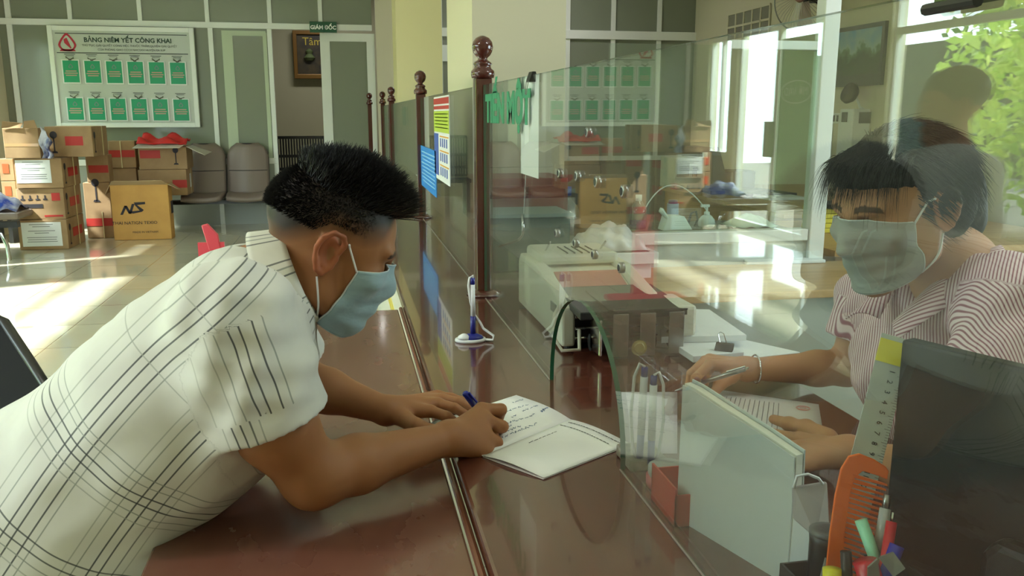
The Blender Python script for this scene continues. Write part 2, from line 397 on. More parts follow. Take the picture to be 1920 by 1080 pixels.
# ================================================================ outside: paving and trees
struct(MB().box(-30, XL-.16, -14, 24, -.2, -.05).build('floor_pavement', mat('pale_paving', (112, 110, 100), .9)))
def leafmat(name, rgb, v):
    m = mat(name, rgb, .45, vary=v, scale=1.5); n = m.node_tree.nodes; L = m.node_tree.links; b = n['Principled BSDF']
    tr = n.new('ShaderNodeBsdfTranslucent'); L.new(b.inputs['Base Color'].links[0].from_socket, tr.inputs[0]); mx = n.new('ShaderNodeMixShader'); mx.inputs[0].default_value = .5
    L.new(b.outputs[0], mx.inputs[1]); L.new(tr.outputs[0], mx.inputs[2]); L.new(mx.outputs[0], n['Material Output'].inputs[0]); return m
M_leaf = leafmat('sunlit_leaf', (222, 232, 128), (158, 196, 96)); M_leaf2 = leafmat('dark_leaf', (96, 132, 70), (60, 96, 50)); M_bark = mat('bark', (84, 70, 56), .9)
def tree(x, y, h, rad, label, m, n):
    t = thing('leafy_tree', label, 'tree', (x, y, 0))
    MB().tube([(x, y, -.05), (x+.1, y, h*.35), (x-.1, y+.1, h*.8)], [.14, .1, .05], 8).build('trunk', M_bark, t, smooth=True)
    mb = MB(); rn = random.Random(int(x*10+y*7))
    for i in range(n):
        a = rn.gauss(0, 1); b = rn.gauss(0, 1); c = rn.gauss(0, 1); l = math.sqrt(a*a+b*b+c*c)+1e-6; rr = rad*(.35+.65*rn.random()**.5)
        cl = math.sin(i*.37)*.25
        P = Vector((x+a/l*rr*.8+cl*.3, y+b/l*rr+cl, h*.55+c/l*rr*1.15)); d = Vector((rn.gauss(0, 1), rn.gauss(0, 1), rn.gauss(-.5, .6))).normalized(); q = d.cross(Vector((rn.random(), rn.random(), rn.random()))).normalized()
        L = .13+.10*rn.random(); W = L*.27
        mb.add([P, P+d*L*.5+q*W, P+d*L, P+d*L*.5-q*W], [(0, 1, 2, 3)])
    mb.build('foliage', m, t)
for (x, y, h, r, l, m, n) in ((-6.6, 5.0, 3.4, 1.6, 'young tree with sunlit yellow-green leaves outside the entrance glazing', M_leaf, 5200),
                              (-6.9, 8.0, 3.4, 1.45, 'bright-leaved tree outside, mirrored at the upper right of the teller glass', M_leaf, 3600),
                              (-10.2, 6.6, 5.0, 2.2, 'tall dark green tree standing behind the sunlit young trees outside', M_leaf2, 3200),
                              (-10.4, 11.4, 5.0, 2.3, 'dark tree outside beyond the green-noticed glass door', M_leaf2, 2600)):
    tree(x, y, h, r, l, m, n)
struct(MB().box(-14.2, -14, -14, 26, -.1, 3.2).build('wall_street', mat('dark_hedge', (44, 56, 40), .9, vary=(30, 38, 30), scale=3)))

# ================================================================ counter, writing table, posts, teller glass
CZ = .78; GX = .453
co = thing('service_counter', 'long lacquered mahogany service counter running away under the teller glass', 'counter', (.6, 5, 0))
MB().prism([(.175, -.6, CZ-.04), (1.0, -.6, CZ-.04), (1.0, 3.97, CZ-.04), (.58, 3.97, CZ-.04), (.58, 10.6, CZ-.04), (.175, 10.6, CZ-.04)], (0, 0, .04)).build('countertop', M_wood, co, bevel=.006)
MB().box(.21, .24, -.6, 10.6, 0, CZ-.04).box(.24, .56, 10.5, 10.55, 0, CZ-.04).box(.9, .92, -.6, 1.0, 0, CZ-.04).build('front_panel', mat('cream_laminate', (226, 224, 214), .3), co, label='cream laminate front panel')
zz = px(731, 560, .205).z
MB().box(.203, .21, -.6, 10.6, zz, zz+.012).box(.203, .21, -.6, 10.6, zz-.035, zz-.025).build('brass_strip', mat('brass_trim', (222, 200, 70), .3), co, label='yellow trim strips')
wt = thing('writing_table', 'worn mahogany writing table pushed against the front of the service counter', 'table', (-.2, 1.4, 0))
MB().box(-.30, .160, -.5, 2.765, .71, .75).build('tabletop', M_table, wt, bevel=.004)
MB().tube([(.168, -.5, .752), (.168, 2.765, .752)], .006, 8).build('edge_bead', mat('worn_bead', (120, 74, 54), .25), wt)
for (a, b) in ((-.26, -.45), (-.26, 2.72), (.1, -.45), (.1, 2.72)): MB().box(a-.03, a+.03, b-.03, b+.03, 0, .71).build('leg', M_post, wt)
# turned posts
def post(y, label, X=GX, s=1.0):
    t = thing('newel_post', label, 'post', (X, y, CZ), 'turned mahogany posts holding the teller glass')
    h = .027*s; z1 = CZ+.715
    MB().box(X-h, X+h, y-h, y+h, CZ, z1).build('shaft', M_post, t, bevel=.004)
    MB().lathe([(.06, 0), (.06, .008), (.045, .014), (.04, .02)], (X, y, CZ), 20).build('base_flange', M_post, t, smooth=True)
    MB().lathe([(.030*1.2, 0), (.038, .012), (.037, .022), (.028, .030), (.026, .038), (.031, .043), (.026, .050), (.016, .056), (.015, .062), (.024, .070), (.031, .082), (.034, .096), (.031, .112), (.022, .124), (.008, .131), (.001, .132)], (X, y, z1), 24).build('ball_finial', M_post, t, smooth=True)
    return t
post(2.80, 'mahogany post with ball finial nearest the camera, beside the money counter')
post(5.05, 'second mahogany ball-topped post, just behind the blue notice')
post(8.0, 'third mahogany ball-topped post, far down the counter', s=.9)
post(9.7, 'fourth mahogany ball-topped post, small beside the far door', s=.9)
post(10.35, 'farthest mahogany post, leftmost of the row in the picture', X=.33, s=.9)
# glass panels
def pane(name, poly_yz, label, group=None):
    mb = MB().prism([(GX-.0045, a, b) for a, b in poly_yz], (.009, 0, 0))
    o = mb.build(name, M_screen); o.data.materials.append(M_edge)
    for f in o.data.polygons: f.material_index = 0 if abs(f.normal.x) > .9 else 1
    return tag(o, label, 'glass screen', group)
ZT = 1.472
arch = [(1.575-.258*math.cos(a*math.pi/28), CZ+.237*math.sin(a*math.pi/28)**.9) for a in range(29)]
pane('glass_screen', [(-.5, CZ), (-.5, ZT)] + [(2.765, ZT), (2.765, CZ)] + [(a, b) for a, b in reversed(arch)], 'clear teller glass panel with an arched pass-through at the near end of the counter')
G = 'clear glass panels between the far posts'
pane('glass_screen', [(2.835, CZ), (2.835, ZT), (5.015, ZT), (5.015, CZ)], 'teller glass panel between the first and second posts, with notices stuck on it', G)
pane('glass_screen', [(5.085, CZ), (5.085, ZT), (7.965, ZT), (7.965, CZ)], 'teller glass panel behind the second post', G)
pane('glass_screen', [(8.035, CZ), (8.035, ZT), (9.665, ZT), (9.665, CZ)], 'farthest teller glass panel between the third and fourth posts', G)
o_ = bpy.data.objects['glass_screen']
for (x_, y_, r_) in ((1103, 248, .0075), (1050, 325, .008), (1083, 330, .008), (1120, 341, .0085), (1170, 359, .0085), (1045, 437, .007), (1080, 456, .007), (1115, 477, .007), (1165, 502, .007)):
    g_ = px(x_, y_, GX); MB().lathe([(r_*1.0, -.005), (r_*1.35, -.004), (r_*1.35, .004), (r_, .005)], g_, 20, Matrix.Rotation(math.pi/2, 3, 'Y')).build('steel_grommet', M_steel, o_, smooth=True)
    MB().lathe([(r_*.8, -.0056), (r_*.8, .0056)], g_, 16, Matrix.Rotation(math.pi/2, 3, 'Y')).build('rubber_plug', M_dark, o_)
a_, b_ = py(822, 84, PB-.04), py(842, 115, PB-.04); tag(MB().box(a_.x, b_.x, PB-.045, PB-.04, b_.z, a_.z).build('paper_notice', M_paper2), 'small white paper notice on the dark glass between the two pillars', 'notice')
so_ = MB().box(GX-.0065, GX-.0046, -.5, 1.316, CZ, CZ+.002).box(GX-.0065, GX-.0046, 1.834, 2.74, CZ, CZ+.002).box(GX-.0065, GX-.0046, 2.86, 9.66, CZ, CZ+.002).build('sealant_line', mat('pale_sealant', (150, 146, 136), .3), co, label='pale sealant line under the glass')
# notices on the glass
def sheet_x(name, x0, x1, yt, yb, X, m, label, cat, dz=0):
    a = px(x0, (yt+yb)/2, X); b = px(x1, (yt+yb)/2, X); zt = px((x0+x1)/2, yt, X).z; zb = px((x0+x1)/2, yb, X).z
    o = MB().box(X-.0012, X, b.y, a.y, zb, zt).build(name, m); tag(o, label, cat); return o, a.y, b.y, zt, zb
o, ya, yb_, zt, zb = sheet_x('blue_notice', 790, 818, 278, 358, GX-.006, mat('bright_blue_sheet', (40, 140, 232), .4), 'bright blue notice stuck on the teller glass by the second post', 'notice')
for k in range(9): text('▪ ▪▪ ▪ ▪▪ ▪'[:11], .03, mat('pale_blue_print', (150, 200, 240), .5), frame_axes((GX-.009, (ya+yb_)/2, zt-.03-k*(zt-zb-.05)/9), (0, -1, 0), (0, 0, 1)), o, 'printed_line') if False else MB().box(GX-.0085, GX-.0075, yb_+.04, ya-.06-.03*(k % 3), zt-.035-k*(zt-zb-.05)/9, zt-.028-k*(zt-zb-.05)/9).build('printed_line', mat('pale_blue_print', (130, 190, 245), .5), o)
o, ya, yb_, zt, zb = sheet_x('calendar_poster', 815, 843, 180, 340, GX-.005, mat('poster_white', (226, 228, 236), .5), 'tall calendar poster with red, yellow-green and white bands on the teller glass', 'poster')
X = GX-.0062
def band(n, a, b, c, d, m): MB().box(X-.001, X, ya+(yb_-ya)*b, ya+(yb_-ya)*a, zt+(zb-zt)*d, zt+(zb-zt)*c).build(n, m, o)
band('red_header', 0, 1, .02, .09, M_red); band('red_header', 0, 1, .11, .15, M_red); band('green_band', 0, 1, .17, .42, mat('lime_print', (176, 198, 60), .5)); band('blue_panel', 0, .3, .44, .95, mat('blue_print', (60, 90, 180), .5))
for k in range(5): band('text_line', .08, .92, .2+k*.04, .21+k*.04, mat('dark_green_print', (60, 90, 40), .6))
for k in range(3): band('month_header', .4, .95, .46+k*.17, .475+k*.17, mat('orange_print', (214, 150, 50), .6)); [band('month_column', .42+j*.13, .48+j*.13, .49+k*.17, .59+k*.17, mat('blue_print', (60, 90, 180), .5)) for j in range(4)]
# paper clipped on top of the glass, with a cord and a bent chrome rod
o = MB().box(GX+.004, GX+.005, px(1007, 200, GX).y, px(974, 200, GX).y, px(990, 330, GX).z, ZT).build('clipped_paper', M_paper); tag(o, 'blank white paper strip clipped to the top edge of the teller glass', 'paper')
yc = px(998, 140, GX).y
t = thing('binder_clip', 'small black binder clip holding the white strip on the top edge of the teller glass', 'clip', (GX, yc, ZT))
MB().prism([(GX-.012, yc-.02, ZT-.016), (GX+.012, yc-.02, ZT-.016), (GX+.004, yc-.02, ZT+.008), (GX-.004, yc-.02, ZT+.008)], (0, .04, 0)).build('clip_body', M_black, t)
MB().tube([(GX-.012, yc-.012, ZT-.014), (GX-.016, yc-.006, ZT-.045), (GX-.016, yc+.006, ZT-.045), (GX-.012, yc+.012, ZT-.014)], .0012, 6).build('wire_arm', M_steel, t)
t = thing('bent_chrome_rod', 'bent chrome rod hanging by a thin cord inside the teller glass', 'rod', (GX+.02, 2.4, 1.0))
a = [px(986, 320, GX+.02), px(982, 400, GX+.02)]; MB().tube([px(1004, 200, GX+.015)] + a, .0012, 6).build('cord', M_paper2, t)
MB().tube([px(978, 402, GX+.02), px(981, 425, GX+.02), px(980, 440, GX+.02), px(972, 450, GX+.02), px(955, 456, GX+.02), px(937, 462, GX+.02)], .0035, 8).build('rod', M_chrome, t, smooth=True)
# green lettering strip on the inside of the first panel
gs = thing('glass_lettering', 'green lettering stuck on the teller glass beside the nearest post', 'lettering', (GX, 2.5, 1.3))
y0, y1 = px(912, 200, GX).y, px(1002, 200, GX).y; zm = px(960, 205, GX).z
text('TIẾN MỘT', .11, mat('deep_green_letters', (26, 134, 92), .5), frame_axes((GX-.006, (y0+y1)/2, zm), (0, -1, 0), (0, 0, 1)), gs, sx=1.28, bold=.006)
y0 = px(753, 220, GX).y
o = MB().box(GX+.005, GX+.006, y0-.35, y0, px(756, 235, GX).z, px(756, 200, GX).z).build('green_sticker', M_green); tag(o, 'small green sticker on the teller glass left of the second post', 'sticker')
yg = px(1815, 12, GX).y
t = thing('binder_clip', 'large black clip with an olive green card at the top right of the glass', 'clip', (GX, yg, ZT))
MB().box(GX-.012, GX+.012, yg-.022, yg+.022, ZT-.012, ZT+.01).build('clip_body', mat('olive_card', (64, 78, 30), .5), t)
MB().tube([(GX-.013, yg+.03, ZT-.014), (GX-.013, yg-.026, ZT-.014)], .0045, 8).tube([(GX-.013, yg-.026, ZT-.012), (GX-.013, yg-.032, ZT+.006)], .003, 8).build('clip_jaw', M_black, t)
# black round feet of a rack seen through the glass
# ================================================================ sign, picture, bench behind the opening
sg = thing('door_sign', 'small green sign reading GIÁM ĐỐC above the office door', 'sign', py(606, 52, PB-.06))
c = py(606, 51, PB-.07); MB().box(c.x-.165, c.x+.165, c.y-.01, c.y+.01, c.z-.065, c.z+.065).build('sign_board', mat('dark_green_sign', (28, 84, 58), .4), sg, bevel=.004)
text('GIÁM ĐỐC', .064, M_paper, frame_front((c.x, c.y-.012, c.z-.006)), sg, bold=.002)
pc = thing('framed_picture', 'gilt-framed dark picture with gold calligraphy seen through the office doorway', 'picture', py(580, 100, 14.5))
a = py(553, 62, 14.5); b = py(606, 143, 14.5)
MB().box(a.x, b.x, 14.5, 14.56, b.z, a.z).build('canvas', mat('dark_canvas', (38, 36, 30), .4, vary=(70, 60, 36), scale=9), pc)
g = mat('gilt_frame', (120, 88, 40), .35, .4)
MB().box(a.x-.04, a.x+.02, 14.46, 14.56, b.z-.04, a.z+.04).box(b.x-.02, b.x+.04, 14.46, 14.56, b.z-.04, a.z+.04).box(a.x, b.x, 14.46, 14.56, b.z-.04, b.z+.03).box(a.x, b.x, 14.46, 14.56, a.z-.02, a.z+.04).build('frame', g, pc, bevel=.008)
text('Tâm', .17, mat('gold_print', (190, 170, 60), .4), frame_front((a.x+.26, 14.49, a.z-.13)), pc)
MB().lathe([(.05, 0), (.09, .04), (.04, .1), (.06, .14), (.02, .18)], (b.x-.2, 14.47, a.z-.42), 16).build('painted_vase', mat('muted_green_paint', (86, 100, 62), .6), pc)
bn = thing('slatted_bench', 'black slatted bench standing in the office behind the doorway', 'bench', (py(565, 330, 13).x, 13, 0))
x0, x1 = py(524, 330, 12.6).x, py(640, 330, 12.6).x; q = MB()
for k in range(24): xx = x0+(x1-x0)*k/23; q.box(xx-.012, xx+.012, 12.6, 12.63, .5, 1.06)
for z in (.5, .62, .8, 1.06): q.box(x0, x1, 12.59, 12.64, z-.02, z+.02)
q.build('slatted_back', M_black, bn); MB().box(x0, x1, 12.15, 12.6, .42, .47).build('seat', M_black, bn)
for xx in (x0+.04, x1-.04):
    for yy in (12.2, 12.58): MB().box(xx-.025, xx+.025, yy-.025, yy+.025, 0, .42).build('leg', M_black, bn)
# ================================================================ notice board
nb = thing('notice_board', 'white-framed public notice board with twelve green leaflets on the glazed partition', 'notice board', (bx(230), PB-.08, 1.6))
XA, XB = py(87, 45, PB-.08).x, py(363, 60, PB-.08).x; ZT2, ZB2 = py(230, 50, PB-.08).z, py(230, 239, PB-.08).z
yf = PB-.08
MB().box(XA, XB, yf, yf+.03, ZB2, ZT2).build('panel', mat('board_grey', (186, 192, 186), .4), nb)
q = MB(); e = .055
q.box(XA, XA+e, yf-.02, yf+.03, ZB2, ZT2).box(XB-e, XB, yf-.02, yf+.03, ZB2, ZT2).box(XA+e, XB-e, yf-.02, yf+.03, ZT2-e, ZT2).box(XA+e, XB-e, yf-.02, yf+.03, ZB2, ZB2+e)
q.build('frame', M_white, nb, bevel=.006)
W = XB-XA; Hh = ZT2-ZB2
def bp(u, v): return (XA+W*u, yf-.004, ZT2-Hh*v)
MB().box(bp(.05, 0)[0], bp(.95, 0)[0], yf-.003, yf, bp(0, .265)[2], bp(0, .257)[2]).box(bp(.05, 0)[0], bp(.95, 0)[0], yf-.003, yf, bp(0, .077)[2], bp(0, .070)[2]).build('rule_line', M_ink, nb)
text('BẢNG NIÊM YẾT CÔNG KHAI', .074, mat('dark_green_ink', (40, 66, 52), .6), frame_front(bp(.54, .135)), nb, bold=.002)
text('THỦ TỤC GIẢI QUYẾT CÔNG VIỆC THUỘC THẨM QUYỀN GIẢI QUYẾT', .033, M_ink, frame_front(bp(.55, .188)), nb)
text('CỦA PHÒNG GIAO DỊCH NHCSXH HUYỆN EA SÚP', .033, M_ink, frame_front(bp(.56, .228)), nb)
def drop(cx, cz, s, y, th=.2):
    P = []
    for i in range(33):
        a = i/32*2*math.pi; r = 1
        x = math.sin(a)*(1 if math.cos(a) < 0 else 1-.55*math.cos(a)**1.2 if math.cos(a) > 0 else 1); z = math.cos(a)*(1.35 if math.cos(a) > 0 else .75)
        P.append((x, z))
    o_ = [(cx+x*s, y, cz+z*s) for x, z in P]; i_ = [(cx+x*s*(1-th*1.25), y, cz+z*s*(1-th)-s*.02) for x, z in P]
    mb = MB(); n = len(P); mb.add(o_+i_, [(i, (i+1) % n, (i+1) % n+n, i+n) for i in range(n-1)]); return mb
M_logo = mat('crimson_print', (176, 34, 60), .5)
c = bp(.125, .175); drop(c[0], c[2]-.01, .10, yf-.004).add([(c[0]-.09, yf-.004, c[2]-.085), (c[0]+.09, yf-.004, c[2]-.085), (c[0]+.07, yf-.004, c[2]-.06), (c[0]-.07, yf-.004, c[2]-.06)], [(0, 1, 2, 3)]).add([(c[0]-.035, yf-.005, c[2]+.05), (c[0], yf-.005, c[2]+.07), (c[0]+.045, yf-.005, c[2]-.05), (c[0]+.035, yf-.005, c[2]-.055), (c[0]-.03, yf-.005, c[2]+.01)], [(0, 1, 2, 3, 4)]).build('logo', M_logo, nb)
ordn = ['first', 'second', 'third', 'fourth', 'fifth', 'sixth']
M_pocket = mat('clear_pocket', (226, 232, 230), .15, alpha=.9)
M_pk = mat('pink_print', (186, 150, 140), .6)
for r_ in range(2):
    for k in range(6):
        u = .135+k*.147+(r_*.004); v = .445+r_*.37 + (-.0+.002*k)
        X0, _, Z0 = bp(u-.061, v-.118); X1, _, Z1 = bp(u+.061, v+.118); xm = (X0+X1)/2
        t = thing('leaflet_holder', '%s green leaflet from the left in the %s row of the notice board' % (ordn[k], ('upper', 'lower')[r_]), 'leaflet', (xm, yf-.02, Z1), 'green leaflets in clear pockets on the notice board')
        MB().box(X0, X1, yf-.012, yf-.003, Z1, Z0).build('clear_pocket', M_paper2, t, bevel=.003)
        MB().box(X0+.014, X1-.014, yf-.0135, yf-.012, Z1+.014, Z0-.012).build('green_cover', M_green, t)
        h = Z0-Z1; drop(xm, Z0-h*.3, .026, yf-.0145, .35).build('printed_logo', mat('grey_mauve_print', (110, 130, 130), .5), t)
        q = MB()
        for j in range(3): wj = (.3, .36, .3)[j]*(X1-X0); q.box(xm-wj, xm+wj, yf-.0148, yf-.0136, Z0-h*(.50+.09*j), Z0-h*(.455+.09*j))
        q.build('printed_text', M_pk, t)
        q = MB(); rn = random.Random(k+r_*9)
        for j in range(3): aa = rn.uniform(-.5, .5); q.tube([(xm-.045, yf-.016, Z0+.025+.01*math.sin(aa*9+j)), (xm+.0+.02*aa, yf-.02, Z0-.004), (xm+.045, yf-.016, Z0+.025+.012*math.cos(aa*7+j))], .0035, 5)
        q.tube([(xm-.015, yf-.014, Z0-.004), (xm+.015, yf-.014, Z0-.004)], .007, 6); q.build('string_hook', mat('dull_string', (92, 92, 80), .8), t)
        MB().box(xm-.06, xm+.06, yf-.0045, yf-.001, Z0+.058, Z0+.064).box(xm-.045, xm+.045, yf-.0045, yf-.001, Z0+.042, Z0+.047).build('caption', M_ink, t)
# ================================================================ cartons
def carton(name, label, xl, xr, xs, yt, yb, Yf, m=M_card, ymax=99, side='lamp', front=None, group=None, open_top=False, z0=None):
    Xl = py(xl, yb, Yf).x; Xr = py(xr, yb, Yf).x; zt = py((xl+xr)/2, yt, Yf).z; zb = py((xl+xr)/2, yb, Yf).z if z0 is None else z0
    d = ray(xs, yb); Yb = Xr*d[1]/d[0]; Yb = min(max(Yf+.18, min(Yb, Yf+.6)), ymax)
    t = thing(name, label, 'box', ((Xl+Xr)/2, Yf, zb), group)
    top = zt-.001
    mb = MB().box(Xl, Xr, Yf, Yb, zb+.001, top); mb.build('carton_body', m, t, bevel=.006)
    return t, Xl, Xr, Yf, Yb, zb, top
M_lamp = mat('dark_print', (44, 40, 48), .7)
def lampmark(mb, ax, org, s):
    # a printed standing fan: round head, stem, foot; ax = in-plane horizontal axis
    ax = Vector(ax); up = Vector((0, 0, 1)); o = Vector(org)
    def P(a, b): return o+ax*a*s+up*b*s
    n = 14; mb.add([P(.16*math.cos(2*math.pi*i/n), .8+.17*math.sin(2*math.pi*i/n)) for i in range(n)], [tuple(range(n))])
    mb.add([P(-.03, 0), P(.03, 0), P(.03, .7), P(-.03, .7)], [(0, 1, 2, 3)]); mb.add([P(-.14, -.03), P(.14, -.03), P(.1, .06), P(-.1, .06)], [(0, 1, 2, 3)])
def prints(t, C, lampf=None, red=None, slip=None, sidered=True, sidelamp=True, strap=True, redbelow=None):
    _, Xl, Xr, Yf, Yb, zb, zt = C; W = Xr-Xl; H = zt-zb; y = Yf-.003
    if lampf: q = MB(); [lampmark(q, (1, 0, 0), (Xl+W*u, y, zb+H*.15), H*.72) for u in lampf]; q.build('printed_fan', M_lamp, t)
    if red:
        for (a, b, c, d) in red:
            MB().box(Xl+W*a, Xl+W*b, y, Yf-.001, zb+H*c, zb+H*d).build('red_label', M_red, t)
    if slip:
        a, b, c, d = slip; MB().box(Xl+W*a, Xl+W*b, y, Yf-.001, zb+H*c, zb+H*d).build('paper_slip', M_lab, t)
        q = MB()
        for j in range(9): ww = (.3, .22, .0, .34, .18, .0, .38, .36, .38)[j]; q.box(Xl+W*((a+b)/2-ww*(b-a)), Xl+W*((a+b)/2+ww*(b-a)), y-.001, y, zb+H*(d-(d-c)*(.1+.09*j)), zb+H*(d-(d-c)*(.075+.09*j))) if ww else None
        q.build('slip_text', mat('grey_ink', (120, 122, 128), .8), t)
    D = Yb-Yf
    if sidered: MB().box(Xr+.001, Xr+.003, Yf+D*.3, Yf+D*.85, zb+H*.35, zb+H*.65).build('red_label', M_red, t)
    if sidelamp: q = MB(); lampmark(q, (0, 1, 0), (Xr+.003, Yf+D*.14, zb+H*.15), H*.7); q.build('printed_fan', M_lamp, t)
    if strap: MB().box(Xr+.001, Xr+.005, Yf+D*.62, Yf+D*.66, zb, zt).box(Xl, Xr, Yf+D*.62, Yf+D*.66, zt, zt+.003).build('strap', mat('cream_strap', (206, 192, 150), .5), t)
GA = 'cardboard cartons stacked below the notice board'
Ya = 9.55
C = carton('cardboard_carton', 'bottom carton of the left stack, on the floor, with a white paper slip', 38, 130, 163, 412, 468, Ya, group=GA, z0=0); prints(C[0], C, slip=(.07, .88, .12, .92))
zA = C[6]
def stack(C_, *a, **k):
    return carton(*a, z0=C_[6]+.002, **k)
C = stack(C, 'cardboard_carton', 'carton second from the floor in the left stack, printed with handling symbols', 36, 124, 158, 353, 412, Ya+.02, group=GA)
prints(C[0], C, red=[(.74, .92, .6, .85), (.55, .95, .08, .14)])
q = MB(); _, Xl, Xr, Yf, Yb, zb, zt = C
for k in range(4): xx = Xl+(Xr-Xl)*(.12+.16*k); q.box(xx-.02, xx+.02, Yf-.003, Yf-.001, zb+.2, zb+.215).box(xx-.006, xx+.006, Yf-.003, Yf-.001, zb+.215, zb+.25)
q.box(Xl+.06, Xl+.24, Yf-.003, Yf-.001, zb+.12, zb+.16); q.build('handling_symbols', M_lamp, C[0])
C = stack(C, 'cardboard_carton', 'carton third from the floor in the left stack, with a white paper slip', 31, 120, 165, 297, 353, Ya, group=GA); prints(C[0], C, slip=(.03, .76, .18, .95))
C3 = C
C = stack(C3, 'open_carton', 'torn open carton standing on top of the left stack', 10, 77, 84, 240, 297, Ya-.02, group=GA); _, Xl, Xr, Yf, Yb, zb, zt = C
rn = random.Random(3)
MB().add([(Xl, Yf-.01, zt), (Xl+.17, Yf-.015, zt), (Xl+.2, Yf+.0, zt-.05+.1), (Xl+.02, Yf-.03, zt+.07)], [(0, 1, 2, 3)]).add([(Xl+.2, Yf-.01, zt), (Xr, Yf-.01, zt), (Xr-.02, Yf-.02, zt+.08), (Xl+.22, Yf-.03, zt+.07)], [(0, 1, 2, 3)]).build('flap', M_card, C[0], solid=.005)
MB().box(Xl+.01, Xr-.01, Yf-.002, Yf-.001, zb+.12, zb+.15).build('tape', mat('clear_tape', (190, 150, 110), .15), C[0])
o = MB().grid(lambda u, v: Vector((Xr+.02+.1*u+.02*math.sin(v*9), Yf-.03+.05*math.sin(u*6), zb+.0+v*.32*(1-.4*u))), 6, 8).build('plastic_wrapping', mat('white_blue_bag', (206, 208, 220), .25, vary=(40, 50, 110), scale=9), smooth=True, solid=.003); tag(o, 'crumpled white and blue plastic wrapping beside the torn open carton', 'plastic bag')
C = stack(C3, 'cardboard_carton', 'long carton with a printed fan, on top beside the torn open carton', 88, 176, 207, 237, 293, Ya+.22, group=GA); prints(C[0], C, lampf=[.18], red=[(.42, .8, .38, .68)], sidered=False)
Yb_ = 10.35
C = carton('cardboard_carton', 'upright carton on the floor right of the left stack, fan print above a red band', 165, 214, 217, 342, 444, Yb_, group=GA, z0=0); prints(C[0], C, lampf=None, red=[(0, 1, .22, .36)], sidered=False, sidelamp=False, strap=False)
q = MB(); lampmark(q, (1, 0, 0), (C[1]+.13, Yb_-.003, .42), .26); q.build('printed_fan', M_lamp, C[0]); MB().box(C[1]+.17, C[1]+.18, Yb_-.004, Yb_-.001, 0, .3).build('strap', mat('cream_strap', (206, 192, 150), .5), C[0])
C = stack(C, 'cardboard_carton', 'carton with a red band on top of the upright carton', 164, 206, 214, 290, 340, Yb_, group=GA); prints(C[0], C, red=[(.1, .98, .35, .62)], sidered=False, sidelamp=False, strap=False)
C0 = carton('cardboard_carton', 'carton hidden mostly behind the orange carton, at the foot of the middle stack', 208, 258, 262, 362, 440, 10.72, group=GA, z0=0); prints(C0[0], C0, sidered=False, sidelamp=False, strap=False)
C = stack(C0, 'cardboard_carton', 'plain carton under the red-banded one in the middle stack', 207, 259, 262, 315, 362, 10.7, group=GA); prints(C[0], C, sidered=False, sidelamp=False, strap=False)
C = stack(C, 'cardboard_carton', 'top carton of the middle stack with a red band and a cream strap', 206, 256, 260, 264, 313, 10.68, group=GA); prints(C[0], C, red=[(0, .98, .4, .66)], sidered=False, sidelamp=False, strap=False); MB().box(C[1]+.13, C[1]+.14, 10.672, 10.679, C[5], C[6]).build('strap', mat('cream_strap', (206, 192, 150), .5), C[0])
# orange carton
C = carton('orange_carton', 'large orange-brown carton with open top flaps and NS lettering on the floor', 214, 322, 352, 346, 443, 10.12, m=M_ocard, z0=0, ymax=10.33); t, Xl, Xr, Yf, Yb, zb, zt = C
MB().add([(Xl, Yf, zt), (Xr, Yf, zt), (Xr-.05, Yf-.08, zt+.05), (Xl+.04, Yf-.06, zt+.045)], [(0, 1, 2, 3)]).add([(Xr, Yf, zt), (Xr, Yb, zt), (Xr+.1, Yb-.03, zt-.07), (Xr+.09, Yf+.03, zt-.05)], [(0, 1, 2, 3)]).add([(Xl, Yf, zt), (Xl, Yb, zt), (Xl-.05, Yb, zt-.09), (Xl-.05, Yf, zt-.1)], [(0, 1, 2, 3)]).build('flap', mat('carton_inside', (176, 152, 118), .85), t, solid=.006)
yy = Yf-.003; W = Xr-Xl; lx = Xl+W*.14; lz = zb+(zt-zb)*.56
def st(q, pts, w=.028):
    for (a, b), (c, d) in zip(pts[:-1], pts[1:]): q.add([(lx+a, yy, lz+b), (lx+a+w, yy, lz+b), (lx+c+w, yy, lz+d), (lx+c, yy, lz+d)], [(0, 1, 2, 3)])
q = MB(); st(q, [(0, -.06), (.05, .04), (.09, -.05), (.13, .06)]); st(q, [(.26, .06), (.17, .055)], .03); q.add([(lx+.15, yy, lz+.075), (lx+.27, yy, lz+.08), (lx+.27, yy, lz+.055), (lx+.17, yy, lz+.045)], [(0, 1, 2, 3)]).add([(lx+.15, yy, lz+.06), (lx+.18, yy, lz+.05), (lx+.25, yy, lz-.01), (lx+.21, yy, lz-.02)], [(0, 1, 2, 3)]).add([(lx+.13, yy, lz-.05), (lx+.23, yy, lz-.03), (lx+.25, yy, lz-.01), (lx+.11, yy, lz-.025)], [(0, 1, 2, 3)])
q.build('printed_mark', M_lamp, t)
text('THAI NATIGN TEXIO', .05, M_lamp, frame_front((Xl+W*.38, yy, zb+(zt-zb)*.31)), t); text('MADE IN VIETNAM', .032, M_lamp, frame_front((Xl+W*.55, yy, zb+(zt-zb)*.14)), t)
MB().box(Xr+.001, Xr+.003, Yf+.08, Yf+.2, zb+.28, zb+.42).build('printed_mark', M_lamp, t)
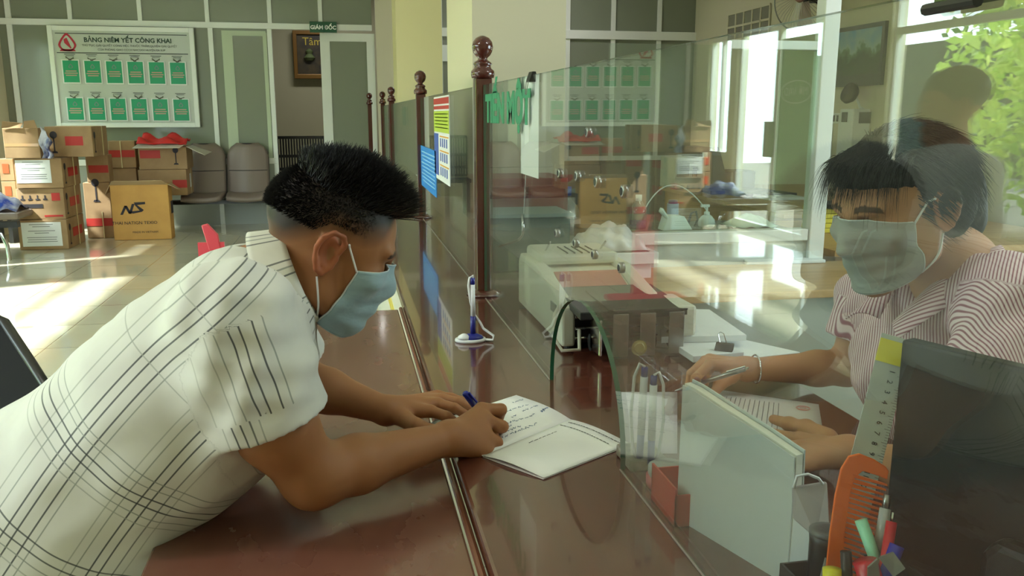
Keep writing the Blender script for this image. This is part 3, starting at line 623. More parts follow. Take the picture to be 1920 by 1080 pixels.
# waiting seats
M_seat = mat('taupe_vinyl', (128, 114, 106), .45); M_pipe = mat('dark_piping', (40, 38, 38), .5)
def seat_back(X, Y, z0, w, h, parent):
    def P(u, v, off):
        z = z0+h*v; c = abs(u)
        hw = w/2*(1 if v < .72 else math.sqrt(max(0, 1-((v-.72)/.28)**2*.75)))
        return Vector((X+u*hw, Y-.0-.05*u*u*-1+.12*v+off-.03*(1-u*u), z))
    q = MB(); q.grid(lambda a, b: P(a*2-1, b, 0), 12, 14); o = q.build('backrest', M_seat, parent, smooth=True, solid=.04)
    e = [P(-1, i/14, -.01) for i in range(15)] + [P(-1+2*i/12, 1, -.01) for i in range(1, 12)] + [P(1, 1-i/14, -.01) for i in range(15)]
    MB().tube(e, .013, 6).build('piping', M_pipe, o)
    MB().tube([P(-.95+1.9*i/10, .48, -.025) for i in range(11)], .004, 5).build('seam', M_pipe, o)
def seat_unit(X, Y, lab):
    t = thing('beam_chair', lab, 'chair', (X, Y, 0), 'taupe beam-mounted waiting seats')
    seat_back(X, Y+.02, .40, .485, .62, t)
    MB().grid(lambda a, b: Vector((X+(a*2-1)*.245*(1-.12*(1-b)**4), Y-.42+.48*b, .40+.03*(1-b)**2*-1+.02*(2*a-1)**2)), 10, 8).build('seat', M_seat, t, smooth=True, solid=.05)
    return t
Ys = 11.08; sx = [py(466, 350, Ys).x, py(384, 350, Ys).x, py(384, 350, Ys).x*2-py(466, 350, Ys).x]
seat_unit(sx[0], Ys, 'rightmost taupe waiting seat against the partition by the doorway'); seat_unit(sx[1], Ys, 'taupe waiting seat half hidden by the cartons resting beside it')
t = thing('seat_beam', 'black beam with chrome leg carrying the taupe waiting seats', 'seat frame', (sx[1], Ys-.15, 0)); MB().box(sx[2]-.3, sx[0]+.28, Ys-.2, Ys-.1, .31, .36).build('beam', M_black, t)
for xx in (sx[0]+.27, sx[2]-.25): MB().tube([(xx, Ys+.1, .34), (xx+.03, Ys-.1, .35), (xx+.06, Ys-.3, .28), (xx+.08, Ys-.42, .1), (xx+.09, Ys-.46, .015)], .022, 10).tube([(xx, Ys+.1, .34), (xx+.03, Ys+.12, .15), (xx+.04, Ys+.15, .015)], .02, 8).build('leg', M_chrome, t, smooth=True)
# cartons on the seats
zs = .452
C = carton('cardboard_carton', 'lower carton resting on the waiting seats with a white label on its side', 262, 352, 379, 318, 362, 10.55, group='cartons resting on the waiting seats', z0=zs, ymax=10.97); prints(C[0], C, red=[(.7, 1, .3, .6)], lampf=None, sidered=False, sidelamp=False); MB().box(C[2]+.001, C[2]+.003, C[3]+.2, C[3]+.3, C[5]+.08, C[5]+.24).build('paper_slip', M_lab, C[0])
C = stack(C, 'open_carton', 'carton with silver-lined open flaps and red fabric on top, on the waiting seats', 262, 352, 379, 275, 318, 10.55, group='cartons resting on the waiting seats', ymax=10.97); t, Xl, Xr, Yf, Yb, zb, zt = C
prints(t, C, red=[(.03, .45, .5, .85)], sidered=False, sidelamp=False, strap=False); q = MB(); lampmark(q, (1, 0, 0), (Xl+(Xr-Xl)*.77, Yf-.003, zb+.06), .2); q.build('printed_fan', M_lamp, t)
MB().add([(Xl-.03, Yf-.14, zt-.01), (Xr-.05, Yf-.15, zt-.01), (Xr, Yf, zt+.03), (Xl, Yf, zt+.03)], [(0, 1, 2, 3)]).add([(Xr, Yf, zt), (Xr, Yb, zt), (Xr+.22, Yb, zt-.08), (Xr+.2, Yf, zt-.1)], [(0, 1, 2, 3)]).build('flap', mat('foil_lined_card', (190, 184, 168), .3), t, solid=.005)
o = MB().grid(lambda u, v: Vector((Xl+.0+(Xr-Xl)*u, Yf-.06+.4*v, zt+.04+.05*math.sin(u*11+v*4)*math.sin(v*5)+.07*v)), 14, 8).build('red_cloth', mat('red_fabric', (196, 34, 28), .7), smooth=True, solid=.008); tag(o, 'crumpled bright red cloth on the foil-lined carton under the notice board', 'cloth')
# left end seats, bag, chrome arc
Y = 9.2; xs_ = py(-6, 380, Y).x
t = thing('beam_chair', 'taupe waiting seat cut by the left edge of the picture, holding a blue bag', 'chair', (xs_-.2, Y, 0))
MB().box(xs_-.7, py(35, 380, Y).x, Y-.05, Y+.45, .36, .43).build('seat', M_seat, t, bevel=.03); MB().box(xs_-.7, py(30, 400, Y).x, Y, Y+.08, .28, .34).build('beam', M_black, t)
MB().tube([py(-10, 432, Y), py(4, 440, Y-.1), py(14, 462, Y-.2), py(18, 490, Y-.3), py(16, 515, Y-.35)], .02, 10).build('leg', M_chrome, t, smooth=True); MB().tube([(xs_-.3, Y+.4, .36), (xs_-.3, Y+.4, 0)], .02, 8).build('leg', M_chrome, t)
o = MB().grid(lambda u, v: Vector((py(24, 360, Y).x-.5+.5*u, Y+.02+.36*v, .45+.16*math.sin(u*3.1)**.6*math.sin(math.pi*v)+.02*math.sin(u*17+v*8))), 14, 10).build('plastic_bag', mat('blue_white_plastic', (36, 66, 170), .25, vary=(220, 222, 232), scale=7), smooth=True, solid=.004); tag(o, 'blue and white plastic bag lying on the seat at the left edge', 'plastic bag')
for k, (a, b, lb) in enumerate(((5, 24, 'lower small carton behind the left stack at the picture edge'), (3, 22, 'upper small carton with an orange label behind the left stack'))):
    zz0 = .44+k*.24; X0 = py(3, 350, 10.1).x; X1 = py(30, 350, 10.1).x; t = thing('cardboard_carton', lb, 'box', (X0, 10.1, zz0), GA); MB().box(X0, X1, 10.1, 10.4, zz0, zz0+.235).build('carton_body', M_card, t, bevel=.005); MB().box(X0+.03, X1-.05, 10.096, 10.099, zz0+.08, zz0+.18).build('red_label', mat('orange_red_print', (196, 80, 40), .6), t)
t = thing('waiting_bench', 'grey bench under the small cartons behind the left stack', 'bench', (py(15, 400, 10.2).x, 10.2, 0)); MB().box(XL+.05, py(32, 400, 10.2).x, 10.05, 10.5, .38, .437).build('seat', M_seat, t, bevel=.01); MB().box(XL+.1, XL+.15, 10.1, 10.4, 0, .38).box(py(30, 400, 10.2).x-.06, py(30, 400, 10.2).x-.02, 10.1, 10.4, 0, .38).build('leg', M_black, t)
# black visitor chair at left
t = thing('visitor_chair', 'black chair with a sloping framed backrest at the lower left edge', 'chair', (-1.25, 2.3, 0))
A = [pd(-25, 590, 2.2), pd(8, 604, 2.2), pd(110, 760, 2.0), pd(30, 800, 2.0), pd(-60, 790, 2.1)]
MB().add(A, [(0, 1, 2, 3, 4)]).build('backrest', mat('black_mesh', (26, 26, 28), .9, spec=.2), t, solid=.02)
MB().tube([A[0], A[1], A[1].lerp(A[2], .5), A[2], A[3]], .013, 8).build('back_frame', M_black, t, smooth=True)
c = Vector((-1.1, 2.25, 0)); MB().box(-1.45, -.95, 2.0, 2.45, .42, .48).build('seat', M_black, t, bevel=.02)
for (a, b) in ((-1.42, 2.03), (-1.42, 2.42), (-.98, 2.03), (-.98, 2.42)): MB().tube([(a, b, .43), (a, b, 0)], .012, 8).build('leg', M_black, t)
MB().tube([(-1.42, 2.42, .45), A[4]+Vector((0, 0, 0))], .012, 8).tube([(-.98, 2.42, .45), A[3]], .012, 8).build('upright', M_black, t)
# pink cloth over a stool behind the man
p0 = py(395, 455, 4.2)
t = thing('red_stool', 'plastic chair behind the customer whose pink-red back corner shows over his shoulder', 'chair', (p0.x, 4.2, 0))
MB().prism([py(377, 423, 4.2), py(388, 420, 4.2), py(408, 440, 4.2), py(414, 470, 4.2), py(392, 470, 4.2)], (0, .03, 0)).build('backrest', mat('pink_red_plastic', (206, 70, 84), .4), t, bevel=.004)
MB().box(p0.x-.2, p0.x+.2, 3.85, 4.25, .42, .45).build('seat', mat('pink_red_plastic'), t, bevel=.01); MB().box(p0.x-.06, p0.x+.06, 4.206, 4.224, .44, p0.z).build('back_post', mat('pink_red_plastic'), t)
for a in (-.18, .18):
    for b in (3.87, 4.2): MB().tube([(p0.x+a, b, .42), (p0.x+a*1.1, b, 0)], .015, 8).build('leg', mat('pink_red_plastic'), t)
# ================================================================ people
def skin_mat(name, rgb, red, hairrgb=None, zone=None):
    m = mat(name, rgb, .52, sss=.12, spec=.32, bump=.12, bscale=260, bdist=.0008)
    n = m.node_tree.nodes; L = m.node_tree.links; b = n['Principled BSDF']
    at = n.new('ShaderNodeAttribute'); at.attribute_name = 'tone'; sep = n.new('ShaderNodeSeparateXYZ'); L.new(at.outputs['Vector'], sep.inputs[0])
    def mixc(a, bcol, fac):
        x = n.new('ShaderNodeMix'); x.data_type = 'RGBA'
        if isinstance(a, tuple): x.inputs[6].default_value = a
        else: L.new(a, x.inputs[6])
        x.inputs[7].default_value = bcol; L.new(fac, x.inputs[0]); return x.outputs[2]
    c = mixc(lin(rgb)+(1,), lin(red)+(1,), sep.outputs[0])     # tone.x : ruddier skin (ears, knuckles)
    c = mixc(c, lin(hairrgb or (30, 24, 20))+(1,), sep.outputs[1])  # tone.y : cropped hair, brows
    L.new(c, b.inputs['Base Color'])
    return m
def hframe(ear, fwd, up):
    f = Vector(fwd).normalized(); u = Vector(up); u = (u-f*u.dot(f)).normalized(); l = u.cross(f)   # x fwd, y left, z up
    R = np.array([list(f), list(l), list(u)]).T; return R, np.array(ear, float)
class Head:
    """head in its own frame: x forward, y left, z up, origin midway between the ears; s scales it"""
    def __init__(h, org, fwd, up, s=1.0):
        h.R, h.o = hframe(org, fwd, up); h.s = s
    def w(h, p): return h.o + h.R @ (np.array(p, float)*h.s)
    def loc(h, P): return (P-h.o) @ h.R / h.s
    def build(h, D, female=False):
        s = h.s; R = h.R
        E = lambda c, r, k=.02, op='add', Q=None: D.el(h.w(c), np.array(r)*s, R if Q is None else R @ Q, k=k*s, op=op)
        C = lambda a, b, r1, r2, k=.012, op='add': D.rc(h.w(a), h.w(b), r1*s, r2*s, k=k*s, op=op)
        E((-.012, 0, .045), (.098, .076, .082), .02)
        E((.045, 0, .02), (.052, .064, .082), .03)
        E((.045, 0, -.04), (.045, .054, .060), .03)
        for y in (-1, 1):
            C((.0, y*.056, -.02), (.012, y*.052, -.062), .014, .014, .03); C((.012, y*.050, -.062), (.078, y*.018, -.098), .014, .016, .03)
            E((.070, y*.042, -.012), (.022, .022, .018), .02)
            C((.098, y*.010, .032), (.086, y*.044, .036), .008, .007, .018)
            E((.100, y*.030, .010), (.014, .018, .013), .008, 'sub')
            E((.080, y*.031, .008), (.0155, .0155, .014), .004)
            C((.094, y*.020, .004), (.090, y*.044, .002), .0035, .003, .004)
            C((.108, y*.010, -.028), (.104, y*.012, -.028), .008, .008, .008)
        C((.090, 0, -.096), (.086, 0, -.100), .017, .017, .02)
        C((.098, 0, .020), (.118, 0, -.022), .008, .0105, .012)
        C((.100, -.016, -.058), (.100, .016, -.058), .007, .007, .008); C((.098, -.014, -.068), (.098, .014, -.068), .007, .007, .008)
        for y in (-1, 1):   # ears: shell, hollow, raised rim, lobe
            a = .35; Q = np.array([[math.cos(a), 0, -math.sin(a)], [0, 1, 0], [math.sin(a), 0, math.cos(a)]])
            yy = y*.076
            E((-.008, y*.079, .004), (.020, .0065, .031), .006, Q=Q)
            E((-.001, y*.0885, .004), (.0125, .0125, .021), .003, 'sub', Q)
            rim = [(.010, yy, .012), (.012, y*.080, .026), (.004, y*.086, .037), (-.012, y*.089, .038), (-.024, y*.090, .026), (-.027, y*.089, .008), (-.021, y*.086, -.010), (-.012, y*.082, -.024), (-.002, y*.078, -.028), (.003, yy, -.018)]
            for p, q in zip(rim[:-1], rim[1:]): C((p[0], p[1]+y*.002, p[2]), (q[0], q[1]+y*.002, q[2]), .0046, .0046, .003)
            C((.008, y*.078, .002), (.006, y*.078, -.008), .005, .004, .004)
def tone_of(P, hd=None, hair=None):
    T = np.zeros((len(P), 3))
    if hd is not None:
        Q = hd.loc(P); ear = (np.abs(Q[:, 1]) > .0785) & (np.abs(Q[:, 2]) < .06) & (np.abs(Q[:, 0]) < .05); T[ear, 0] = .5
        T[:, 0] = np.maximum(T[:, 0], .45*np.clip(1-np.linalg.norm(np.abs(Q)-np.array([.07, .045, -.02]), axis=1)/.03, 0, 1))
        ins = (np.linalg.norm(Q, axis=1) < .2) & (Q[:, 2] > -.13)
        if hair: T[:, 1] = np.where(ins, hair(Q), 0)
        br = (np.abs(Q[:, 2]-(.040-.25*(np.abs(np.abs(Q[:, 1])-.028)))) < .0045) & (Q[:, 0] > .07) & (np.abs(Q[:, 1]) > .013) & (np.abs(Q[:, 1]) < .052)
        T[br, 1] = .85
        la = (np.abs(Q[:, 2]-.0005) < .0022) & (Q[:, 0] > .08) & (np.abs(np.abs(Q[:, 1])-.032) < .014); T[la, 1] = .9
    return T
def strands(name, roots, normals, lens, m, parent, r=.0009, droop=None, seg=3):
    V = []; F = []
    for P, N, Lg in zip(roots, normals, lens):
        t = np.cross(N, [.3, .2, .9]); t /= np.linalg.norm(t)+1e-9; b = np.cross(N, t); o = len(V)
        for i in range(seg+1):
            u = i/seg; c = P+N*Lg*u+(droop(P)*Lg*u*u if droop else 0); rr = r*(1-u*.85)
            for k in range(3): a = k*2.0944; V.append(c+(t*math.cos(a)+b*math.sin(a))*rr)
        for i in range(seg):
            for k in range(3): k2 = (k+1) % 3; F.append((o+i*3+k, o+i*3+k2, o+i*3+3+k2, o+i*3+3+k))
    return np_mesh(name, np.array(V), np.array(F), m, parent)
def lines_mat(name, base, groups, rough=.7, default=None):
    """woven cloth with printed lines; groups: (attribute, component, gate, [(pos, halfwidth, colour, strength)])"""
    m = mat(name, base, rough, bump=.55, bscale=11, bdist=.010, sheen=.2); n = m.node_tree.nodes; L = m.node_tree.links; b = n['Principled BSDF']
    at = n.new('ShaderNodeAttribute'); at.attribute_name = 'st'; sp = n.new('ShaderNodeSeparateXYZ'); L.new(at.outputs['Vector'], sp.inputs[0])
    def M(op, a, b_=None, c=None):
        x = n.new('ShaderNodeMath'); x.operation = op
        for i, v in enumerate((a, b_, c)):
            if v is None: continue
            if isinstance(v, (int, float)): x.inputs[i].default_value = v
            else: L.new(v, x.inputs[i])
        return x.outputs[0]
    col = lin(base)+(1,)
    for comp, lo, hi, ls in groups:
        part = sp.outputs[2]; gate = M('MULTIPLY', M('GREATER_THAN', part, lo), M('LESS_THAN', part, hi))
        for pos, hw, rgb, s in ls:
            dd = M('ABSOLUTE', M('SUBTRACT', sp.outputs[comp], pos)); k = M('MULTIPLY', M('SUBTRACT', 1.0, M('SMOOTH_MIN', 1.0, M('DIVIDE', dd, hw*1.4), .1)), 2.2)
            k = M('MULTIPLY', M('MINIMUM', M('MAXIMUM', k, 0.0), 1.0), s); k = M('MULTIPLY', k, gate)
            x = n.new('ShaderNodeMix'); x.data_type = 'RGBA'; L.new(k, x.inputs[0])
            if isinstance(col, tuple): x.inputs[6].default_value = col
            else: L.new(col, x.inputs[6])
            x.inputs[7].default_value = lin(rgb)+(1,); col = x.outputs[2]
    L.new(col, b.inputs['Base Color']); return m
A3 = lambda v: np.array(v, float)
def bez(a, b, c, n=8): return [Vector(a)*(1-t)**2+Vector(b)*2*t*(1-t)+Vector(c)*t*t for t in [i/(n-1) for i in range(n)]]

# ---------------------------------------------------------------- the customer
M_skin = skin_mat('tanned_skin', (158, 108, 72), (176, 92, 66))
M_hair = mat('black_hair', (17, 15, 15), .42, spec=.4)
YM = 1.42
head = Head(py(608, 462, YM), (.88, .14, -.46), (.46, 0, .88), 1.04)
N0 = py(480, 545, YM)                       # base of the neck
pel = A3(py(-120, 1040, YM)); waist = A3(py(104, 962, YM)); chest = A3(py(362, 735, YM)); upch = A3(py(446, 622, YM))
Rs = A3(py(440, 605, 1.245)); Ls = A3(py(470, 560, 1.60))
Re = A3(py(588, 893, 1.27)); Rw = A3(pz(842, 822, CZ+.042))
Le = A3(pz(585, 705, .80)); Le[1] = 1.66; Le = A3(py(560, 715, 1.66)); Lw = A3(pz(725, 770, CZ+.035))
B = SDF(); head.build(B)
hw = head.w
B.rc(hw((-.02, 0, -.03)), (A3(N0)+hw((-.035, 0, -.075)))/2, .056, .058, k=.03).rc((A3(N0)+hw((-.035, 0, -.075)))/2, A3(N0), .058, .062, k=.03)
B.rc(A3(N0), upch, .060, .085, k=.05).rc(upch, chest, .085, .115, k=.05).rc(chest, waist, .115, .12, k=.05).rc(waist, pel, .12, .14, k=.05)
B.rc(Rs, Ls, .050, .050, k=.04); Rq = A3(py(514, 796, 1.25))
# right arm, thick upper arm to narrow wrist
Rm = Re*.45+Rw*.55
B.rc(Rs, Rq, .055, .057, k=.03).rc(Rq, Re, .057, .047, k=.03).rc(Re, Re*.7+Rw*.3+A3((0, 0, .0)), .046, .045, k=.025).rc(Re*.7+Rw*.3, Rw, .045, .0275, k=.02)
B.rc(Ls, Le, .054, .044, k=.03).rc(Le, Le*.68+Lw*.32, .044, .042, k=.025).rc(Le*.68+Lw*.32, Lw, .042, .026, k=.02)
# writing hand: palm fan from the wrist to four knuckles, fingers folded, thumb against the pen
zc = CZ
def P3(x, y, Y): return A3(py(x, y, Y))
mc = [P3(903, 768, 1.50), P3(912, 788, 1.475), P3(910, 815, 1.452), P3(900, 842, 1.435)]
for p, r in zip(mc, (.0135, .0135, .013, .012)): B.rc(Rw, p, .021, r, k=.018)
pip = [P3(939, 768, 1.512), P3(942, 800, 1.488), P3(932, 830, 1.462), P3(912, 855, 1.442)]
dip = [P3(930, 795, 1.54), P3(934, 822, 1.515), P3(922, 846, 1.49), P3(902, 862, 1.465)]
tip = [P3(908, 806, 1.552), P3(914, 830, 1.53), P3(902, 850, 1.505), P3(884, 862, 1.478)]
for i in range(4):
    r = (.0118, .0118, .0112, .0102)[i]
    for pt in (dip[i], tip[i]): pt[2] = max(pt[2], CZ+.012)
    B.rc(mc[i], pip[i], r+.001, r, k=.006).rc(pip[i], dip[i], r, r*.93, k=.004).rc(dip[i], tip[i], r*.93, r*.85, k=.004)
th = [P3(868, 800, 1.49), P3(885, 790, 1.545), P3(905, 783, 1.572), P3(918, 796, 1.575)]
B.chain(th, [.017, .0145, .012, .0105], k=.008)
B.rc(Rw, (mc[2]+mc[3])/2+A3((0, 0, -.012)), .022, .017, k=.02)
# resting left hand
def Z3(x, y, z): return A3(pz(x, y, z))
lm = [Z3(808, 771, CZ+.030), Z3(822, 757, CZ+.030), Z3(828, 748, CZ+.026), Z3(820, 742, CZ+.022)]
for p in lm: B.rc(Lw, p, .021, .0125, k=.016)
l2 = [Z3(838, 781, CZ+.028), Z3(852, 765, CZ+.030), Z3(858, 754, CZ+.026), Z3(846, 746, CZ+.02)]
l3 = [Z3(858, 795, CZ+.012), Z3(876, 779, CZ+.013), Z3(884, 764, CZ+.012), Z3(868, 752, CZ+.011)]
for i in range(4): B.rc(lm[i], l2[i], .0115, .0105, k=.005).rc(l2[i], l3[i], .0105, .009, k=.004)
B.chain([Z3(752, 782, CZ+.028), Z3(782, 800, CZ+.022), Z3(808, 808, CZ+.016), Z3(834, 812, CZ+.012)], [.018, .0145, .0115, .0095], k=.01)
# seated legs under the table
hipR, hipL = pel+A3((0, -.1, -.06)), pel+A3((0, .1, -.06)); kR, kL = A3((-.16, 1.28, .55)), A3((-.16, 1.62, .55))
B.rc(hipR, kR, .085, .06, k=.05).rc(hipL, kL, .085, .06, k=.05)
aR, aL = A3((-.26, 1.26, .09)), A3((-.26, 1.64, .09))
B.rc(kR, aR, .055, .038, k=.03).rc(kL, aL, .055, .038, k=.03)
allp = np.array([p[1] for p in B.p]); 
P, F = B.mesh(np.minimum(allp.min(0)-.16, [0, 9, .03]) * [1, 1, 1] - [0, 0, 0], allp.max(0)+.16, .0034)
def man_hair(Q):
    # faded sides: dark above, skin showing towards the ears and nape; hairline in front
    z = Q[:, 2]; x = Q[:, 0]
    line = .030+.5*np.clip(x-.04, 0, 1)+np.where(x < -.02, (x+.02)*1.1, 0); line = np.maximum(line, -.030)+2.0*np.clip(-.115-x, 0, 1)
    up = np.clip((z-line)/.042, 0, 1)**.7*.98
    front = np.clip((.088-x-.25*np.clip(.11-z, 0, 1))/.012, 0, 1)
    return up*front
man = thing('person', 'man in white plaid-lined shirt and blue face mask, bent over the counter writing', 'person', (-.5, YM, 0))
np_mesh('body', P, F, M_skin, man, {'tone': tone_of(P, head, man_hair)})
# quiff: short strands over the crown, longer at the front
def head_surface(hd, n, sel, seed=1):
    rn = np.random.RandomState(seed); out = []; no = []
    C0 = A3((-.012, 0, .045)); r = A3((.098, .076, .082))*1.0
    while len(out) < n:
        d = rn.normal(size=3); d /= np.linalg.norm(d); q = C0+d*r*1.0
        if d[2] < -.2 or not sel(q): continue
        out.append(q); nn = d/r; no.append(nn/np.linalg.norm(nn))
    return np.array(out), np.array(no)
def on_top(q): return q[2] > .085-.0*q[0] and abs(q[1]) < .062 and q[0] < .088 and (q[2] > .080+.25*max(-q[0]-.02, 0))
Q, Nn = head_surface(head, 7500, on_top)
rn = np.random.RandomState(5)
ln = (.030+.026*np.clip((Q[:, 0]+.07)/.14, 0, 1)**1.1)*(.75+.4*rn.rand(len(Q)))*np.clip((.070-np.abs(Q[:, 1]))/.02, .35, 1)
dirs = Nn*.55+A3((.25, 0, .85))+rn.normal(size=Nn.shape)*.30; dirs[:, 0] += .55*np.clip(Q[:, 0]/.08, 0, 1); dirs /= np.linalg.norm(dirs, axis=1)[:, None]
strands('hair', [head.w(q) for q in Q], [head.R @ d for d in dirs], ln*1.05, M_hair, man, r=.0013)
Q, Nn = head_surface(head, 9000, lambda q: q[2] > .048+1.1*min(q[0]+.02, 0) and q[0] < .07 and not on_top(q), 8)
strands('hair', [head.w(q) for q in Q], [head.R @ (d+A3((-.2, 0, -.3))) for d in Nn], .004+.004*rn.rand(len(Q)), M_hair, man, r=.0006, seg=2)
# mask: a pleated shell standing a little off the face
def face_mask(hd, parent, m, x_ear, label, top=.020, bottom=-.118, side=1.12):
    D = SDF(); hd.build(D); s = hd.s
    E2 = SDF()
    nu, nv = 56, 40; V = []
    for i in range(nu):
        u = i/(nu-1)*2-1
        for j in range(nv):
            v = j/(nv-1)                                        # 0 top, 1 bottom
            zt = top-.024*abs(u)**1.3; zb = bottom+.012*abs(u)**2
            z = zt+(zb-zt)*v; sm_ = min(max((v-.40)/.22, 0), 1); ang = u*side*(1.07+.06*math.sin(math.pi*v)*0+.10*sm_*sm_*(3-2*sm_))
            o = A3((.022, 0, z)); d = A3((math.cos(ang), math.sin(ang), 0))
            V.append((hd.w(o), hd.R @ d, v, u))
    O = np.array([a[0] for a in V]); Dr = np.array([a[1] for a in V]); t = np.full(len(V), .13*s)
    for _ in range(40): t -= np.clip(D.ev(O+Dr*t[:, None]), -.02, .02)*.9
    T2 = t.reshape(nu, nv)
    for _ in range(60):
        A_ = T2.copy(); A_[1:-1, 1:-1] = (T2[:-2, 1:-1]+T2[2:, 1:-1]+T2[1:-1, :-2]+T2[1:-1, 2:])/4; A_[1:-1, -1] = (T2[:-2, -1]+T2[2:, -1])/2; T2 = np.maximum(T2, A_)
    t = T2.ravel()
    zz_ = np.array([a[2] for a in V]); au = np.abs(np.array([a[3] for a in V]))
    t = np.maximum(t, (.084-.030*au-.016*np.clip(zz_-.8, 0, 1)*5)*s*(zz_ > .45))
    vv = np.array([a[2] for a in V]); uu = np.array([a[3] for a in V])
    pleat = (.0032*np.abs(((vv*5) % 1)-.5)*2)*(1-uu**2)
    bridge = .005*np.exp(-((vv-.45)/.35)**2)*(1-np.abs(uu))**.6
    t += .004+pleat+bridge+.0025*np.sin(uu*9+vv*5)*(1-np.abs(uu)**4)*.6
    Pm = O+Dr*t[:, None]; Gx = Pm.reshape(nu, nv, 3)
    # smooth the cloth so that it spans hollows
    for _ in range(6): Gx[1:-1, 1:-1] = Gx[1:-1, 1:-1]*.6+.1*(Gx[:-2, 1:-1]+Gx[2:, 1:-1]+Gx[1:-1, :-2]+Gx[1:-1, 2:])
    mb = MB(); mb.v = [tuple(p) for p in Gx.reshape(-1, 3)]; mb.f = [(i*nv+j, (i+1)*nv+j, (i+1)*nv+j+1, i*nv+j+1) for i in range(nu-1) for j in range(nv-1)]
    o = mb.build('face_mask', m, parent, smooth=True, solid=.0018, label=label)
    q = MB()
    for row in (0, nv-1): q.tube([Gx[i, row] for i in range(0, nu, 3)], .0012, 5)
    for colm in (0, nu-1): q.tube([Gx[colm, j] for j in range(0, nv, 3)], .0016, 5)
    q.build('mask_binding', mat('mask_binding_white', (206, 214, 216), .7), o, smooth=True)
    for sd, c in ((-1, 0), (1, nu-1)):
        a = Gx[c, 1]; b = Gx[c, nv-2]; e1 = hd.w((.016, sd*.077, .030)); e2 = hd.w((-.004, sd*.072, -.036)); lat = hd.R @ A3((0, sd, 0))
        for p_, q_ in ((a, e1), (e2, b)):
            pth = np.array([p_*(1-t_)+q_*t_ for t_ in np.linspace(0, 1, 9)])
            for _ in range(30): pth = pth+lat*(np.clip(.0025-D.ev(pth), 0, .004)*.7)[:, None]
            MB().tube([Vector(v_) for v_ in pth], .0018, 6).build('ear_loop', mat('elastic_white', (226, 226, 226), .6), o, smooth=True)
    return o
M_mask = mat('pale_blue_mask', (150, 178, 190), .8, bump=.5, bscale=22, bdist=.006, sheen=.2, stretch=(1, 1, 2.2))
face_mask(head, man, M_mask, 0, 'pale blue pleated surgical mask', top=.020, bottom=-.120, side=1.12)
# shirt
Sh = SDF()
nb_ = A3(N0)+A3((-.012, 0, -.012))
Sh.rc(nb_, upch, .082, .120, k=.05).rc(upch, chest, .120, .158, k=.06).rc(chest, waist, .158, .170, k=.06).rc(waist, pel, .170, .175, k=.05).rc(Rs+A3((0, .04, .0)), Ls+A3((0, -.04, 0)), .068, .068, k=.06)
for sg in (-1, 1): Sh.rc(upch+A3((0, sg*.07, .01)), chest+A3((0, sg*.075, 0)), .105, .140, k=.06).rc(chest+A3((0, sg*.075, 0)), waist+A3((0, sg*.065, -.01)), .140, .155, k=.06)
cuf = A3(py(503, 788, 1.25));  SlR = SDF().rc(Rs+A3((0, .0, .004)), Rs*.55+cuf*.45, .086, .088, k=.07).rc(Rs*.55+cuf*.45, cuf+(cuf-Rs)*.1, .088, .094, k=.02)
cufL = Ls+(Le-Ls)*.75; SlL = SDF().rc(Ls, cufL+(cufL-Ls)*.1, .078, .080, k=.06)
axR = (Rq-Rs)/np.linalg.norm(Rq-Rs)
SlR.rc(cuf-axR*.012, cuf+axR*.16, .081, .082, k=.002, op='sub')      # open sleeve end
Sh.rc(A3(hw((-.035, 0, -.075))), A3(N0)+A3((.0, 0, .0)), .066, .070, k=.01, op='sub')
ax0 = A3(py(415, 550, 1.25)); ax1 = A3(py(0, 1030, 1.25)); adir = ax1-ax0; adir[1] = 0; adir /= np.linalg.norm(adir); aper = A3((adir[2], 0, -adir[0])); aper = aper if aper[0] > 0 else -aper
sdir = axR.copy(); sdir[1] = 0; sdir /= np.linalg.norm(sdir); sper = A3((sdir[2], 0, -sdir[0])); sper = sper if sper[0] > 0 else -sper
def wr(P, d):
    s = (P-ax0)@adir; t = (P-ax0)@aper
    sv = (P-Rs)@sdir; tv = (P-Rs)@sper
    w1 = .0035*np.sin(t*46+np.sin(s*14+P[:, 1]*9)*1.6)*np.sin(s*22+2*np.sin(t*15))+.003*np.sin(s*60+t*50+3*np.sin(P[:, 1]*20))*.5
    w2 = .004*np.sin(sv*58+tv*48+2.0*np.sin(tv*20))+.002*np.sin(sv*120-tv*60)
    w2 = w2*np.clip(((cuf-P)@axR-.005)/.04, 0, 1)
    axL = (Le-Ls)/np.linalg.norm(Le-Ls); d = d+w1
    for sd__, c_, ax_, w_ in ((SlR, cuf, axR, w2), (SlL, cufL, axL, w2)):
        e = np.maximum(sd__.ev(P)+w_, (P-c_)@ax_); kk = .045; h_ = np.maximum(kk-np.abs(d-e), 0)/kk; d = np.minimum(d, e)-h_*h_*kk*.25
    return d
SlA = SDF(); SlA.p = SlR.p[:2]+SlL.p[:1]
lo = np.array([-.95, 1.02, .50]); hi = np.array([.16, 1.86, 1.30])
P, F = Sh.mesh(lo, hi, .0045, mod=wr, aux=SlA)
